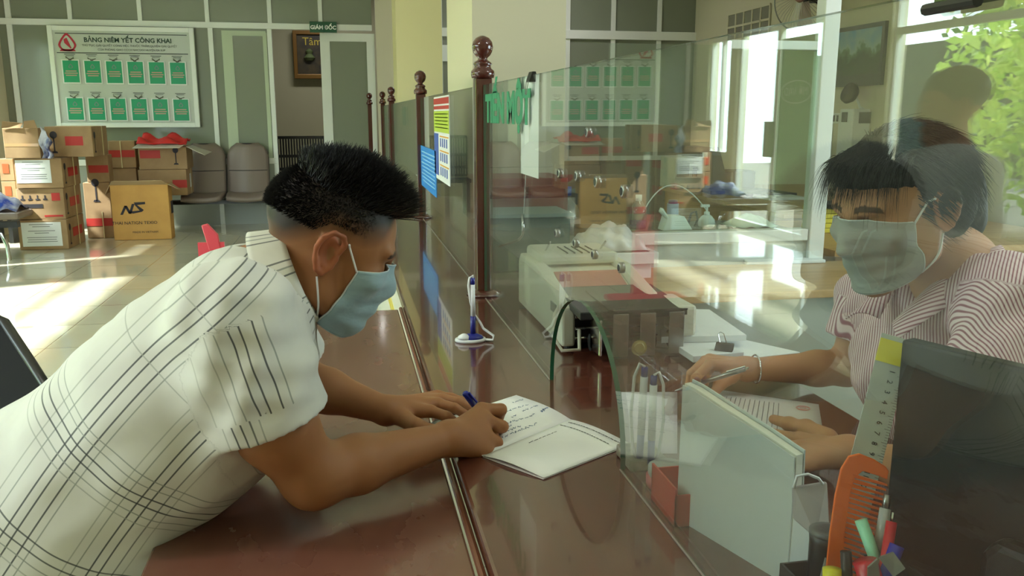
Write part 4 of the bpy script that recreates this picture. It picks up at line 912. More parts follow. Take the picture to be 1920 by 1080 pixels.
# parts: sleeve coordinates or torso coordinates
tt = np.clip(((P-Rs)@axR)/np.linalg.norm(Re-Rs), 0, 1); ds = np.linalg.norm(P-Rs-tt[:, None]*(Re-Rs), axis=1)
seam = (P-Rs)@sdir > -.012+.9*np.maximum(0, -(P-Rs)@sper-.03)
sl = (ds < .115) & seam & (P[:, 1] < 1.36) & ((P-Rs)@sper > -.085)
st_ = np.zeros((len(P), 3)); st_[:, 0] = (P-ax0)@adir; st_[:, 1] = (P-ax0)@aper
st_[:, 1] += .018*np.sin(st_[:, 0]*7)                              # the lines bow over the back
st_[sl, 0] = ((P-Rs)@sdir)[sl]; st_[sl, 1] = ((P-Rs)@sper)[sl]; st_[sl, 2] = 1
cuffm = sl & ((P-cuf)@axR > -.038); st_[cuffm, 2] = 2
K = (46, 52, 54); G2 = (128, 134, 128); g3 = (150, 154, 146)
h = .0011
torso_l = [(-.050, h*.8, g3, .7), (-.035, h*.8, G2, .8), (-.012, h, K, .9), (.002, h, K, .9), (.020, h, K, .9), (.032, h*.8, G2, .8),
           (.083, h*.8, g3, .7), (.096, h*.8, G2, .8), (.115, h, K, .9), (.129, h, K, .9), (.147, h*.9, K, .7), (.160, h*.8, g3, .7), (-.16, h*.8, g3, .6)]
torso_t = [(.135, h*.8, g3, .7), (.255, h*.8, G2, .8), (.268, h*.8, G2, .8), (.285, h, K, .9), (.299, h, K, .9), (.315, h*.8, G2, .8), (.328, h*.8, g3, .7), (.425, h, K, .85), (.440, h, K, .85), (.455, h*.8, G2, .8), (.47, h*.8, g3, .7), (.02, h*.8, g3, .6)]
sleeve_l = [(-.030, h*.8, g3, .7), (-.015, h*.8, G2, .8), (.004, h, K, .9), (.018, h, K, .9), (.036, h, K, .9), (.050, h*.8, G2, .8), (-.06, h*.8, g3, .5)]
sleeve_t = [(.125, h*.8, g3, .6), (.140, h*.8, G2, .5)]
cuff_l = [(-.052, h*.8, g3, .7), (-.038, h, K, .9), (-.025, h, K, .9), (-.012, h, K, .8), (.0, h*.8, G2, .7)]
M_shirt = lines_mat('white_plaid_shirt', (206, 206, 200), [(1, -.5, .5, torso_l), (0, -.5, .5, torso_t), (1, .5, 1.5, sleeve_l), (0, .5, 1.5, sleeve_t), (1, 1.5, 2.5, cuff_l)])
shirt = np_mesh('shirt', P, F, M_shirt, man, {'st': st_}, label='white short-sleeved shirt with thin dark plaid lines')
# seams: sleeve hem and shoulder seam
def on_sdf(D, pts, mod=None, off=.001):
    P = np.array([list(p) for p in pts], float)
    for _ in range(12):
        d = D.ev(P); g = np.stack([(D.ev(P+e)-d)/.001 for e in np.eye(3)*.001], 1); g /= np.linalg.norm(g, axis=1)[:, None]+1e-9
        P = P-g*(d-off)[:, None]
    return P
# collar: a folded band round the neck
ctr = A3(py(514, 530, YM)); nax = A3((.94, 0, .34)); cz_ = nax; cxv = A3((nax[2], 0, -nax[0])); cyv = A3((0, 1, 0))
def collar_pt(u, v):
    a = u*2*math.pi; r = .074+.004*math.cos(a)
    w_ = 0
    if v < .45: rr, hh = r, -.030+.062*v/.45
    else: w_ = (v-.45)/.55; rr, hh = r+.004+.014*w_, .032-.056*w_-.015*w_*max(0, math.cos(a))
    return Vector(ctr+cxv*math.cos(a)*rr*1.02+cyv*math.sin(a)*rr*(1.12 if v < .45 else 1.12+.16*w_)+cz_*(hh+.016))
gq = MB().grid(lambda u, v: collar_pt(u, v), 48, 14, wrap=True)
co_ = gq.build('collar', None, None, smooth=True, solid=.003)
me = co_.data; at = me.attributes.new('st', 'FLOAT_VECTOR', 'POINT')
vals = []
for i in range(48):
    for j in range(14): vals += [i/48*.55, j/14*.13, 3]
at.data.foreach_set('vector', np.array(vals, np.float32))
me.materials.append(lines_mat('plaid_collar_cloth', (216, 214, 203), [(0, 2.5, 3.5, [(.02+.07*k+o_, h*1.2, c_, .8) for k in range(8) for o_, c_ in ((0, K), (.012, G2), (.024, K))][:20])])); co_.parent = shirt
# trousers and shoes
T_ = SDF(); T_.rc(hipR, kR, .105, .078, k=.05).rc(hipL, kL, .105, .078, k=.05).rc(kR, aR, .074, .058, k=.03).rc(kL, aL, .074, .058, k=.03).rc(pel+A3((0, -.06, 0)), pel+A3((0, .06, 0)), .15, .15, k=.06).rc(pel, waist+A3((0, 0, -.03)), .15, .13, k=.04)
al = np.array([q[1] for q in T_.p]+[q[2] for q in T_.p]); P, F = T_.mesh(al.min(0)-.17, al.max(0)+.17, .009)
np_mesh('trousers', P, F, mat('dark_grey_trousers', (44, 46, 54), .8), man, label='dark grey trousers')
for a in (aR, aL):
    D = SDF(); D.rc(a+A3((-.02, 0, -.045)), a+A3((.16, 0, -.055)), .04, .032, k=.02); P, F = D.mesh(a-.12, a+A3((.26, .12, .1)), .006); P[:, 2] = np.maximum(P[:, 2], .002); np_mesh('shoe', P, F, M_black, man)
st = thing('stool', 'low wooden stool the customer in the plaid shirt sits on', 'stool', (pel[0], YM, 0))
zs_ = pel[2]-.06-.155-.0
MB().lathe([(.17, zs_-.03), (.18, zs_-.015), (.17, zs_)], (pel[0], YM, 0), 28).build('seat', M_post, st, smooth=True)
for k in range(4): a = math.pi/4+k*math.pi/2; MB().tube([(pel[0]+.11*math.cos(a), YM+.11*math.sin(a), zs_-.03), (pel[0]+.17*math.cos(a), YM+.17*math.sin(a), 0)], .014, 8).build('leg', M_post, st)
# pen in his hand
pa, pb = py(872, 737, 1.545), py(906, 808, 1.562); pb.z = max(pb.z, CZ+.02); dpen = (pb-pa).normalized(); tipp = pb+dpen*.03; 
pen = thing('ballpoint_pen', "blue-capped ballpoint pen in the writing man's right hand", 'pen', tuple(tipp))
MB().tube([pa+dpen*.035, pb, tipp-dpen*.006, tipp], [.0042, .0042, .002, .0006], 10).build('barrel', mat('translucent_blue', (96, 160, 214), .2), pen, smooth=True)
MB().tube([pa-dpen*.002, pa, pa+dpen*.038], [.004, .0062, .0062], 12).build('cap', mat('royal_blue_plastic', (26, 44, 166), .25), pen, smooth=True)
MB().tube([pa+dpen*.002+Vector((.006, -.004, .003)), pa+dpen*.03+Vector((.007, -.005, .004))], .0022, 6).build('clip', mat('royal_blue_plastic'), pen)

# ---------------------------------------------------------------- the teller
M_skin2 = skin_mat('warm_skin', (186, 136, 102), (196, 120, 96))
h2 = Head(pd(1688, 392, 1.43), (-.90, -.20, -.30), (-.34, -.05, .93), 1.03)
w2 = h2.w
nb2 = A3(pd(1790, 505, 1.50)); rs2 = A3(pd(1626, 560, 1.86)); ls2 = A3(pd(1905, 565, 1.36)); 
ch2 = (rs2+ls2)/2+A3((.06, 0, -.12)); wa2 = ch2+A3((.10, .02, -.22)); pe2 = wa2+A3((.05, 0, -.18))
rw2 = A3(pz(1400, 692, CZ+.055)); re2 = A3(pz(1588, 690, CZ+.05)); lw2 = A3(pz(1592, 848, CZ+.05)); le2 = A3(pz(1760, 900, CZ+.045))
D = SDF(); h2.build(D, True)
D.rc(w2((-.02, 0, -.03)), nb2, .050, .058, k=.03).rc(nb2, ch2, .06, .11, k=.06).rc(ch2, wa2, .12, .11, k=.05).rc(wa2, pe2, .11, .14, k=.05).rc(rs2, ls2, .045, .045, k=.06)
D.rc(rs2, re2, .043, .037, k=.03).rc(re2, re2*.7+rw2*.3, .038, .037, k=.02).rc(re2*.7+rw2*.3, rw2, .037, .023, k=.02)
D.rc(ls2, le2, .043, .037, k=.03).rc(le2, le2*.7+lw2*.3, .038, .037, k=.02).rc(le2*.7+lw2*.3, lw2, .037, .024, k=.02)
# right hand pinching a pen
m2 = [Z3(1330, 683, CZ+.075), Z3(1322, 676, CZ+.066), Z3(1330, 672, CZ+.052), Z3(1345, 675, CZ+.040)]
for p in m2: D.rc(rw2, p, .020, .0115, k=.015)
p2 = [Z3(1305, 708, CZ+.080), Z3(1296, 700, CZ+.062), Z3(1308, 694, CZ+.040), Z3(1326, 700, CZ+.026)]
t2 = [Z3(1301, 748, CZ+.030), Z3(1288, 738, CZ+.020), Z3(1302, 722, CZ+.012), Z3(1322, 722, CZ+.012)]
for i in range(4): D.rc(m2[i], p2[i], .0108, .0098, k=.005).rc(p2[i], t2[i], .0098, .008, k=.004)
D.chain([Z3(1372, 706, CZ+.045), Z3(1350, 720, CZ+.038), Z3(1336, 742, CZ+.022)], [.0165, .0125, .0095], k=.01)
# left hand spread over the form
m3 = [Z3(1498, 822, CZ+.045), Z3(1500, 838, CZ+.045), Z3(1506, 855, CZ+.040), Z3(1516, 870, CZ+.034)]
for p in m3: D.rc(lw2, p, .021, .0125, k=.016)
p3 = [Z3(1455, 815, CZ+.034), Z3(1448, 835, CZ+.03), Z3(1458, 858, CZ+.026), Z3(1475, 875, CZ+.022)]
t3 = [Z3(1407, 792, CZ+.011), Z3(1405, 812, CZ+.011), Z3(1415, 842, CZ+.011), Z3(1440, 868, CZ+.010)]
for i in range(4): D.rc(m3[i], p3[i], .011, .0098, k=.005).rc(p3[i], t3[i], .0098, .008, k=.004)
D.chain([Z3(1552, 822, CZ+.048), Z3(1512, 803, CZ+.045), Z3(1480, 795, CZ+.035), Z3(1450, 786, CZ+.022)], [.0185, .0145, .012, .0095], k=.012)
hR2, hL2 = pe2+A3((0, .09, -.02)), pe2+A3((0, -.09, -.02)); kR2, kL2 = hR2+A3((-.36, .02, 0)), hL2+A3((-.36, -.02, 0))
for a, b in ((hR2, kR2), (hL2, kL2)): D.rc(a, b, .08, .058, k=.04).rc(b, A3((b[0]+.04, b[1], .08)), .052, .035, k=.03)
al = np.array([q[1] for q in D.p]+[q[2] for q in D.p if q[0] == 'rc']); 
P, F = D.mesh(al.min(0)-.15, al.max(0)+.15, .0036)
def wom_hair(Q): return np.where((Q[:, 2] > .075-.9*np.clip(.05-Q[:, 0], 0, .2)) & (Q[:, 0] < .095), .95, 0)*(Q[:, 0] < .09)
wom = thing('person', 'woman in pink pinstriped shirt and grey mask, holding a pen behind the glass', 'person', (pe2[0], pe2[1], 0))
np_mesh('body', P, F, M_skin2, wom, {'tone': tone_of(P, h2, wom_hair)})
Hh_ = SDF()
E = lambda c, r, k=.02, op='add': Hh_.el(w2(c), A3(r)*h2.s, h2.R, k=k, op=op)
E((-.022, 0, .052), (.102, .085, .082)); E((-.06, 0, .0), (.066, .080, .085), .03); E((.050, 0, .085), (.045, .064, .036), .03)
E((-.120, 0, .0), (.045, .045, .05), .03); E((-.14, 0, -.05), (.03, .035, .06), .03)
E((.085, 0, -.03), (.075, .2, .085), .012, 'sub')
P, F = Hh_.mesh(h2.o-.26, h2.o+.26, .004, mod=lambda P, d: d+.0012*np.sin(((P-h2.o)@h2.R)[:, 1]*900)+.001*np.sin(((P-h2.o)@h2.R)[:, 0]*500+((P-h2.o)@h2.R)[:, 1]*400))
np_mesh('hair', P, F, mat('soft_black_hair', (16, 14, 14), .62, spec=.25), wom)
Q, Nn = [], []
rn = np.random.RandomState(11)
for i in range(1100):
    y = rn.uniform(-.066, .07); x = rn.uniform(.045, .085)-abs(y)*.35; Q.append(A3((x, y, .112-.35*max(0, x-.05)-.3*max(0, abs(y)-.03)))); Nn.append(A3((.5+.6*rn.rand(), y*3+rn.normal()*.2, .45*rn.normal()+.1)))
strands('fringe', [w2(q) for q in Q], [h2.R @ (n_/np.linalg.norm(n_)) for n_ in Nn], .022+.035*rn.rand(1100), M_hair, wom, r=.0008, droop=lambda P: h2.R @ A3((.15, 0, -1.1)), seg=6)
Q, Nn = [], []
while len(Q) < 3200:
    d_ = rn.normal(size=3); d_ /= np.linalg.norm(d_)
    if d_[0] > .55 or d_[2] < -.75: continue
    q_ = A3((-.022, 0, .045))+d_*A3((.104, .087, .092)); Q.append(q_); tg = A3((-.5, d_[1]*.6, -.7)); tg = tg-d_*(tg@d_); Nn.append(tg/np.linalg.norm(tg)+d_*.05+rn.normal(size=3)*.06)
strands('hair_strands', [w2(q) for q in Q], [h2.R @ n_ for n_ in Nn], .04+.03*rn.rand(3200), M_hair, wom, r=.0009, droop=lambda P: h2.R @ A3((-.1, 0, -.35)), seg=4)
face_mask(h2, wom, mat('grey_mask', (158, 162, 160), .8, bump=.6, bscale=22, bdist=.007, stretch=(1, 1, 2.2)), 0, 'pale grey pleated mask', top=.026, bottom=-.104, side=1.15)
# pinstriped shirt
W2 = SDF()
W2.rc(nb2+A3((.0, 0, -.045)), ch2, .09, .135, k=.05).rc(ch2, wa2, .14, .13, k=.06).rc(wa2, pe2, .13, .16, k=.05).rc(rs2+A3((0, -.03, -.0)), ls2+A3((0, .03, 0)), .062, .062, k=.06)
for sg in (-1, 1): W2.rc(ch2+A3((-.05, sg*.07, -.03)), wa2+A3((-.02, sg*.06, 0)), .10, .10, k=.06)
c2 = rs2+(re2-rs2)*.58; W2.rc(rs2, c2, .064, .062, k=.05); c3 = ls2+(le2-ls2)*.62; W2.rc(ls2, c3, .066, .064, k=.05)
W2.rc(w2((-.02, 0, -.06)), nb2+A3((-.02, 0, .01)), .055, .062, k=.01, op='sub'); W2.rc(nb2+A3((-.06, 0, -.0)), nb2+A3((-.14, -.01, -.09)), .045, .012, k=.02, op='sub')
def wr2(P, d):
    d = d+.003*np.sin(P[:, 2]*50+P[:, 1]*40+2*np.sin(P[:, 0]*30))+.0015*np.sin(P[:, 1]*120+P[:, 2]*60)
    for c, s_, e in ((c2, rs2, re2), (c3, ls2, le2)):
        ax = (e-s_)/np.linalg.norm(e-s_); cut = (P-c)@ax; nr = np.linalg.norm((P-c)-np.outer(cut, ax), axis=1); d = np.where((nr < .085) & (cut > -.03) & (cut < .09), np.maximum(d, cut), d)
    return d
al = np.array([ch2, pe2, rs2, ls2, c2, c3]); P, F = W2.mesh(al.min(0)-.19, al.max(0)+.19, .0048, mod=wr2)
s2 = np.zeros((len(P), 3)); sp_ = 0.0056
def per(v): return v/sp_
sd2 = np.linalg.norm(np.cross(P-ls2, (c3-ls2)/np.linalg.norm(c3-ls2)), axis=1) ; slv = ((sd2 < .085) & ((P-ls2)@(c3-ls2) > 0))
dn = np.linalg.norm(np.cross(P-rs2, (c2-rs2)/np.linalg.norm(c2-rs2)), axis=1); slv2 = (dn < .08) & ((P-rs2)@(c2-rs2) > 0)
s2[:, 0] = P[:, 1]*.75-P[:, 0]*.75; s2[slv, 0] = (P[:, 0]+.3*P[:, 2])[slv]*1.0; s2[slv2, 0] = (P[:, 0]*.8+P[:, 1]*.4)[slv2]
def pin_mat():
    m = mat('pink_pinstripe', (222, 196, 204), .7, bump=.5, bscale=12, bdist=.008); n = m.node_tree.nodes; L = m.node_tree.links
    at = n.new('ShaderNodeAttribute'); at.attribute_name = 'st'; sp = n.new('ShaderNodeSeparateXYZ'); L.new(at.outputs['Vector'], sp.inputs[0])
    a = n.new('ShaderNodeMath'); a.operation = 'MULTIPLY'; a.inputs[1].default_value = 2*math.pi/sp_; L.new(sp.outputs[0], a.inputs[0])
    b = n.new('ShaderNodeMath'); b.operation = 'SINE'; L.new(a.outputs[0], b.inputs[0])
    r = n.new('ShaderNodeMapRange'); r.inputs['From Min'].default_value = -.1; r.inputs['From Max'].default_value = .7; L.new(b.outputs[0], r.inputs[0])
    x = n.new('ShaderNodeMix'); x.data_type = 'RGBA'; x.inputs[6].default_value = lin((232, 208, 216))+(1,); x.inputs[7].default_value = lin((150, 84, 104))+(1,)
    L.new(r.outputs[0], x.inputs[0]); L.new(x.outputs[2], n['Principled BSDF'].inputs['Base Color']); return m
M_pin = pin_mat()
sh2 = np_mesh('shirt', P, F, M_pin, wom, {'st': s2}, label='pink and white pinstriped short-sleeved shirt')
def lapel(sg):
    a = nb2+A3((.035, sg*.065, .028)); b = nb2+A3((-.055, sg*.068, -.008)); c = nb2+A3((-.155, sg*.075, -.100)); d = nb2+A3((-.125, sg*.020, -.088)); e = nb2+A3((-.055, sg*.045, .012))
    return [a, b, c, d, e]
for sg in (-1, 1):
    a, b, c, d, e = [Vector(v) for v in lapel(sg)]
    def fn(u, v):
        top = bez(a+Vector((0, -sg*.006, .022)), e+Vector((0, 0, .012)), d, 9); bot = bez(a+Vector((.01, sg*.02, -.015)), b+Vector((0, sg*.018, -.02)), c, 9)
        i = u*8; k = min(int(i), 7); f = i-k; p = top[k].lerp(top[k+1], f); q = bot[k].lerp(bot[k+1], f); return p.lerp(q, v)+Vector((-.012*math.sin(math.pi*v)*.5, 0, .012*math.sin(math.pi*v)))
    o = MB().grid(fn, 16, 8).build('collar', None, None, smooth=True, solid=.003); at = o.data.attributes.new('st', 'FLOAT_VECTOR', 'POINT')
    at.data.foreach_set('vector', np.array([c_ for i in range(16) for j in range(8) for c_ in (j*.0085+i*.004, 0, 0)], np.float32)); o.data.materials.append(M_pin); o.parent = sh2
T_ = SDF()
for a, b in ((hR2, kR2), (hL2, kL2)): T_.rc(a, b, .10, .075, k=.04).rc(b, A3((b[0]+.04, b[1], .1)), .07, .055, k=.03)
T_.rc(pe2, pe2+A3((0, 0, -.02)), .15, .14, k=.04)
al = np.array([q[1] for q in T_.p]+[q[2] for q in T_.p]); P, F = T_.mesh(al.min(0)-.17, al.max(0)+.17, .01); np_mesh('trousers', P, F, mat('black_trousers', (30, 30, 34), .8), wom)
for b in (kR2, kL2):
    a = A3((b[0]+.04, b[1], .09)); D_ = SDF(); D_.rc(a+A3((.02, 0, -.045)), a+A3((-.15, 0, -.055)), .038, .03, k=.02); P, F = D_.mesh(a-A3((.25, .1, .12)), a+A3((.1, .1, .1)), .007); P[:, 2] = np.maximum(P[:, 2], .002); np_mesh('shoe', P, F, M_black, wom)
# bracelet, pen
br = thing('bracelet', "thin silver bangle on the teller's right wrist", 'bracelet', tuple(rw2))
ax = (re2-rw2)/np.linalg.norm(re2-rw2); c = Vector(rw2+ax*.02); s_ = Vector(ax).cross(Vector((0, 0, 1))).normalized(); u_ = s_.cross(Vector(ax)).normalized()
MB().tube([c+(s_*math.cos(k*math.pi/16)+u_*math.sin(k*math.pi/16))*.031 for k in range(33)], .002, 6).build('ring', M_chrome, br, smooth=True)
a, b = Z3(1397, 692, CZ+.10), Z3(1285, 727, CZ+.045); dv = (b-a)/np.linalg.norm(b-a); c = A3(b)+dv*.025
pen = thing('ballpoint_pen', "silver ballpoint pen held in the teller's right hand", 'pen', tuple(c))
MB().tube([a, a+dv*.05, b, c-dv*.003, c], [.0045, .005, .004, .0018, .0006], 10).build('barrel', M_steel, pen, smooth=True)
MB().tube([Vector(a)+Vector((0, 0, .006)), Vector(a+dv*.04)+Vector((0, 0, .007))], .0015, 6).build('clip', M_chrome, pen)
MB().tube([a-dv*.008, a], .0028, 8).build('push_button', M_chrome, pen)
# her chair
oc = thing('office_chair', 'black office chair the teller sits on, its curved back edge showing at the right', 'chair', (pe2[0], pe2[1], 0))
zc2 = pe2[2]-.14
MB().box(pe2[0]-.24, pe2[0]+.24, pe2[1]-.24, pe2[1]+.24, zc2-.06, zc2-.005).build('seat', M_black, oc, bevel=.03)
MB().grid(lambda u, v: Vector((pe2[0]+.26-.06*(2*u-1)**2+.06*v, pe2[1]-.24+.48*u, zc2+.08+.50*v)), 12, 10).build('backrest', M_black, oc, smooth=True, solid=.04)
MB().tube([(pe2[0], pe2[1], zc2-.06), (pe2[0], pe2[1], .08)], .025, 12).build('column', M_steel, oc)
for k in range(5): a = k*2*math.pi/5; MB().tube([(pe2[0], pe2[1], .09), (pe2[0]+.28*math.cos(a), pe2[1]+.28*math.sin(a), .045)], .018, 8).build('leg', M_black, oc)
# ---------------------------------------------------------------- a bystander just left of the picture, seen mirrored in the glass
bxx, byy = -1.17, 2.66
D = SDF(); h3 = Head((bxx, byy, 1.40), (.9, .35, -.1), (0.1, 0, 1), 1.0); h3.build(D)
D.rc((bxx, byy, 1.36), (bxx-.02, byy, 1.24), .05, .06, k=.03).rc((bxx, byy-.14, 1.2), (bxx, byy+.14, 1.2), .05, .05, k=.06).rc((bxx, byy, 1.15), (bxx, byy, .85), .11, .10, k=.06).rc((bxx, byy, .85), (bxx, byy, .72), .11, .12, k=.05)
for sg in (-1, 1): D.rc((bxx, byy+sg*.18, 1.18), (bxx, byy+sg*.21, .92), .042, .036, k=.03).rc((bxx, byy+sg*.21, .92), (bxx+.06, byy+sg*.2, .70), .034, .024, k=.02).rc((bxx+.06, byy+sg*.2, .70), (bxx+.08, byy+sg*.2, .62), .024, .03, k=.02).rc((bxx, byy+sg*.08, .72), (bxx, byy+sg*.09, .08), .08, .04, k=.03)
for sg in (-1, 1):
    for i in range(4): D.rc((bxx+.06+.012*i, byy+sg*.2, .63), (bxx+.062+.014*i, byy+sg*.19, .555+.006*abs(i-1.5)), .0085, .007, k=.003)
    D.rc((bxx+.05, byy+sg*.19, .66), (bxx+.045, byy+sg*.16, .60), .010, .008, k=.004)
P, F = D.mesh((bxx-.2, byy-.32, .03), (bxx+.25, byy+.32, 1.62), .006)
by = thing('person', 'bystander in a light grey shirt standing off the left edge, mirrored in the teller glass', 'person', (bxx, byy, 0))
np_mesh('body', P, F, M_skin, by, {'tone': tone_of(P, h3, lambda Q: np.where(Q[:, 2] > .07-.6*np.clip(.04-Q[:, 0], 0, .2), 1, 0)*1.0)})
D = SDF(); D.el(h3.w((-.015, 0, .06)), (.108, .086, .084), h3.R).el(h3.w((.075, 0, -.01)), (.07, .12, .085), h3.R, op='sub'); P, F = D.mesh(h3.o-.2, h3.o+.2, .006); np_mesh('hair', P, F, M_hair, by)
D = SDF(); D.rc((bxx, byy-.16, 1.19), (bxx, byy+.16, 1.19), .066, .066, k=.06).rc((bxx, byy, 1.15), (bxx, byy, .8), .14, .14, k=.06).rc((bxx, byy-.06, 1.1), (bxx, byy-.06, .8), .12, .12, k=.06).rc((bxx, byy+.06, 1.1), (bxx, byy+.06, .8), .12, .12, k=.06)
for sg in (-1, 1): D.rc((bxx, byy+sg*.18, 1.18), (bxx, byy+sg*.205, 1.0), .06, .06, k=.03)
P, F = D.mesh((bxx-.2, byy-.34, .6), (bxx+.2, byy+.34, 1.32), .007); np_mesh('shirt', P, F, mat('light_grey_cloth', (196, 200, 200), .8), by)
D = SDF()
for sg in (-1, 1): D.rc((bxx, byy+sg*.08, .74), (bxx, byy+sg*.09, .1), .10, .06, k=.03)
P, F = D.mesh((bxx-.2, byy-.3, .02), (bxx+.2, byy+.3, .86), .01); np_mesh('trousers', P, F, mat('dark_grey_trousers'), by)
for sg in (-1, 1): MB().lathe([(.04, 0), (.045, .02), (.035, .06), (.02, .075)], (bxx+.03, byy+sg*.09, 0), 14, Matrix.Diagonal((2.4, 1, 1, 1)).to_3x3()).build('shoe', M_black, by, smooth=True)
# ================================================================ teller side furniture
# low partition with a glass pane, post and bar
P4 = 3.34
xr_ = py(1525, 430, P4).x; xl_ = py(1135, 430, P4).x
z430 = py(1350, 432, P4).z; zt_ = py(1450, 86, P4).z
q = MB().box(xl_, xr_-.04, P4-.03, P4+.03, z430-.05, z430).box(xr_-.035, xr_+.035, P4-.035, P4+.035, 0, ZC).box(py(1368, 86, P4).x, xr_-.03, P4-.02, P4+.02, zt_-.015, zt_+.02)
pt = struct(q.build('wall_teller_partition', M_white, bevel=.004))
MB().box(xl_, xr_-.03, P4-.003, P4+.003, z430, zt_).build('partition_glass', M_clear, pt)
MB().box(xl_+.02, xr_-.03, P4-.015, P4+.015, 0, z430-.05).build('lower_panel', mat('pale_grey_panel', (176, 182, 174), .5), pt)
MB().box(xr_+.03, xr_+.036, P4-.02, P4+.02, z430-.05, zt_).build('green_glass_edge', mat('aqua_edge', (160, 206, 196), .2), pt)
# rear desk against the partition
dk = thing('teller_desk', 'light wooden desk with a grey front standing against the low glass partition', 'desk', (1.7, 3.1, 0))
DZ = .76
MB().box(1.03, 2.75, 2.74, 3.30, DZ-.03, DZ).build('desktop', M_lw, dk, bevel=.004)
MB().box(1.06, 2.72, 2.78, 2.80, .02, DZ-.03).build('modesty_panel', mat('grey_green_panel'), dk)
for x in (1.05, 2.7): MB().box(x-.02, x+.02, 2.78, 3.28, 0, DZ-.03).build('side_panel', M_lw, dk)
# objects on it
a = pz(1380, 492, DZ); tr = tag(MB().prism([pz(1382, 484, DZ+.001), pz(1400, 497, DZ+.001), pz(1548, 493, DZ+.001), pz(1500, 473, DZ+.001)], (0, 0, .014)).build('white_board', M_paper2, bevel=.003), 'flat white board lying on the rear desk under a paper cup', 'board')
c = pz(1446, 486, DZ)
cp = thing('paper_cup', 'pinkish patterned cup standing on the white board on the rear desk', 'cup', (c.x, c.y, DZ+.016))
MB().lathe([(.028, 0), (.036, .088), (.038, .09), (.034, .088), (.026, .006), (.001, .005)], (c.x, c.y, DZ+.016), 24).build('cup_wall', mat('pale_pink_cup', (196, 178, 166), .5, vary=(160, 120, 104), scale=22), cp, smooth=True)
MB().tube([(c.x+.037*math.cos(k*math.pi/12), c.y+.037*math.sin(k*math.pi/12), DZ+.106) for k in range(25)], .003, 6).build('rim', mat('brown_rim', (140, 88, 70), .5), cp)
# shelf behind the partition with bottles
SZ = z430-.012
sf = thing('ledge_cabinet', 'grey low cabinet behind the partition carrying bottles and cleaning things', 'cabinet', (1.5, 3.6, 0))
MB().box(xl_-.02, xr_-.05, P4+.04, P4+.42, 0, SZ).build('cabinet_body', mat('dim_grey_cabinet', (104, 102, 94), .6), sf, bevel=.004)
def bottle(x, name, label, prof, m, cap, capprof, Y=3.55, z=None, liquid=None):
    p = py(x, 430, Y); z = SZ if z is None else z; t = thing(name, label, 'bottle', (p.x, Y, z))
    MB().lathe(prof, (p.x, Y, z+.001), 24).build('bottle_body', m, t, smooth=True); MB().lathe(capprof, (p.x, Y, z), 20).build('cap', cap, t, smooth=True)
    if liquid: MB().lathe(liquid[0], (p.x, Y, z+.002), 20).build('liquid', liquid[1], t, smooth=True)
    return t
M_pet = glass('clear_pet', (206, 214, 210), .06, .05, .12)
bottle(1196, 'water_bottle', 'clear bottle with white cap and violet liquid behind the partition rail', [(.034, 0), (.038, .01), (.038, .07), (.034, .09), (.014, .12), (.012, .128)], M_pet, M_paper, [(.014, .122), (.0145, .148), (.001, .149)], liquid=([(.034, 0), (.036, .01), (.036, .035), (.001, .036)], mat('violet_liquid', (110, 90, 170), .2)))
t = bottle(1324, 'sanitizer_bottle', 'white pump sanitizer bottle behind the partition rail', [(.034, 0), (.037, .006), (.036, .03), (.022, .048), (.013, .052)], M_paper, M_paper, [(.013, .05), (.013, .066), (.005, .07), (.005, .092), (.001, .092)])
p = py(1324, 430, 3.55); MB().box(p.x-.03, p.x+.01, 3.542, 3.558, SZ+.088, SZ+.1).build('pump_head', M_paper, t, bevel=.002)
p = py(1260, 430, 3.62); t = thing('blue_can', 'small blue can with a dark blue lid behind the tissue box', 'can', (p.x, 3.62, SZ)); MB().lathe([(.026, 0), (.026, .10)], (p.x, 3.62, SZ), 20).build('can_body', mat('light_blue_can', (126, 158, 196), .4), t, smooth=True); MB().lathe([(.022, .1), (.02, .115), (.001, .116)], (p.x, 3.62, SZ), 20).build('lid', mat('navy_lid', (60, 64, 120), .4), t, smooth=True)
p = py(1268, 425, 3.5); t = thing('tissue_box', 'slanted white tissue box with dark print behind the partition rail', 'box', (p.x, 3.5, SZ)); MB().prism([(p.x-.075, 3.46, SZ), (p.x+.06, 3.46, SZ), (p.x+.02, 3.46, SZ+.06), (p.x-.055, 3.46, SZ+.065)], (0, .07, 0)).build('box_body', M_paper, t, bevel=.002)
MB().tube([(p.x-.06, 3.458, SZ+.055), (p.x-.09, 3.455, SZ+.09), (p.x-.095, 3.45, SZ+.10)], [.008, .012, .002], 8).build('tissue', M_paper, t)
t = thing('white_cable', 'thin white cable arching above the bottles behind the partition', 'cable', py(1340, 425, 3.6))
MB().tube(bez(py(1206, 398, 3.6), py(1262, 285, 3.7), py(1344, 424, 3.6), 22), .003, 6).build('cable', M_paper2, t, smooth=True)
t = thing('coiled_cord', 'dark cord looped beside the sanitizer bottle', 'cord', py(1300, 420, 3.5)); MB().tube([py(1290, 420, 3.5), py(1296, 400, 3.5), py(1305, 396, 3.5), py(1308, 412, 3.5), py(1302, 425, 3.5)], .005, 6).build('cord', M_black, t, smooth=True)
o = MB().grid(lambda u, v: Vector((py(1350+80*u, 428, 3.6).x, 3.46+.15*v, SZ+.004+.05*math.sin(math.pi*u)**.8*math.sin(math.pi*v)+.004*math.sin(u*20+v*9))), 16, 10).build('plastic_bag', mat('clear_white_plastic', (210, 220, 212), .25), smooth=True, solid=.003); tag(o, 'crumpled pale plastic bag on the ledge behind the partition post', 'plastic bag')
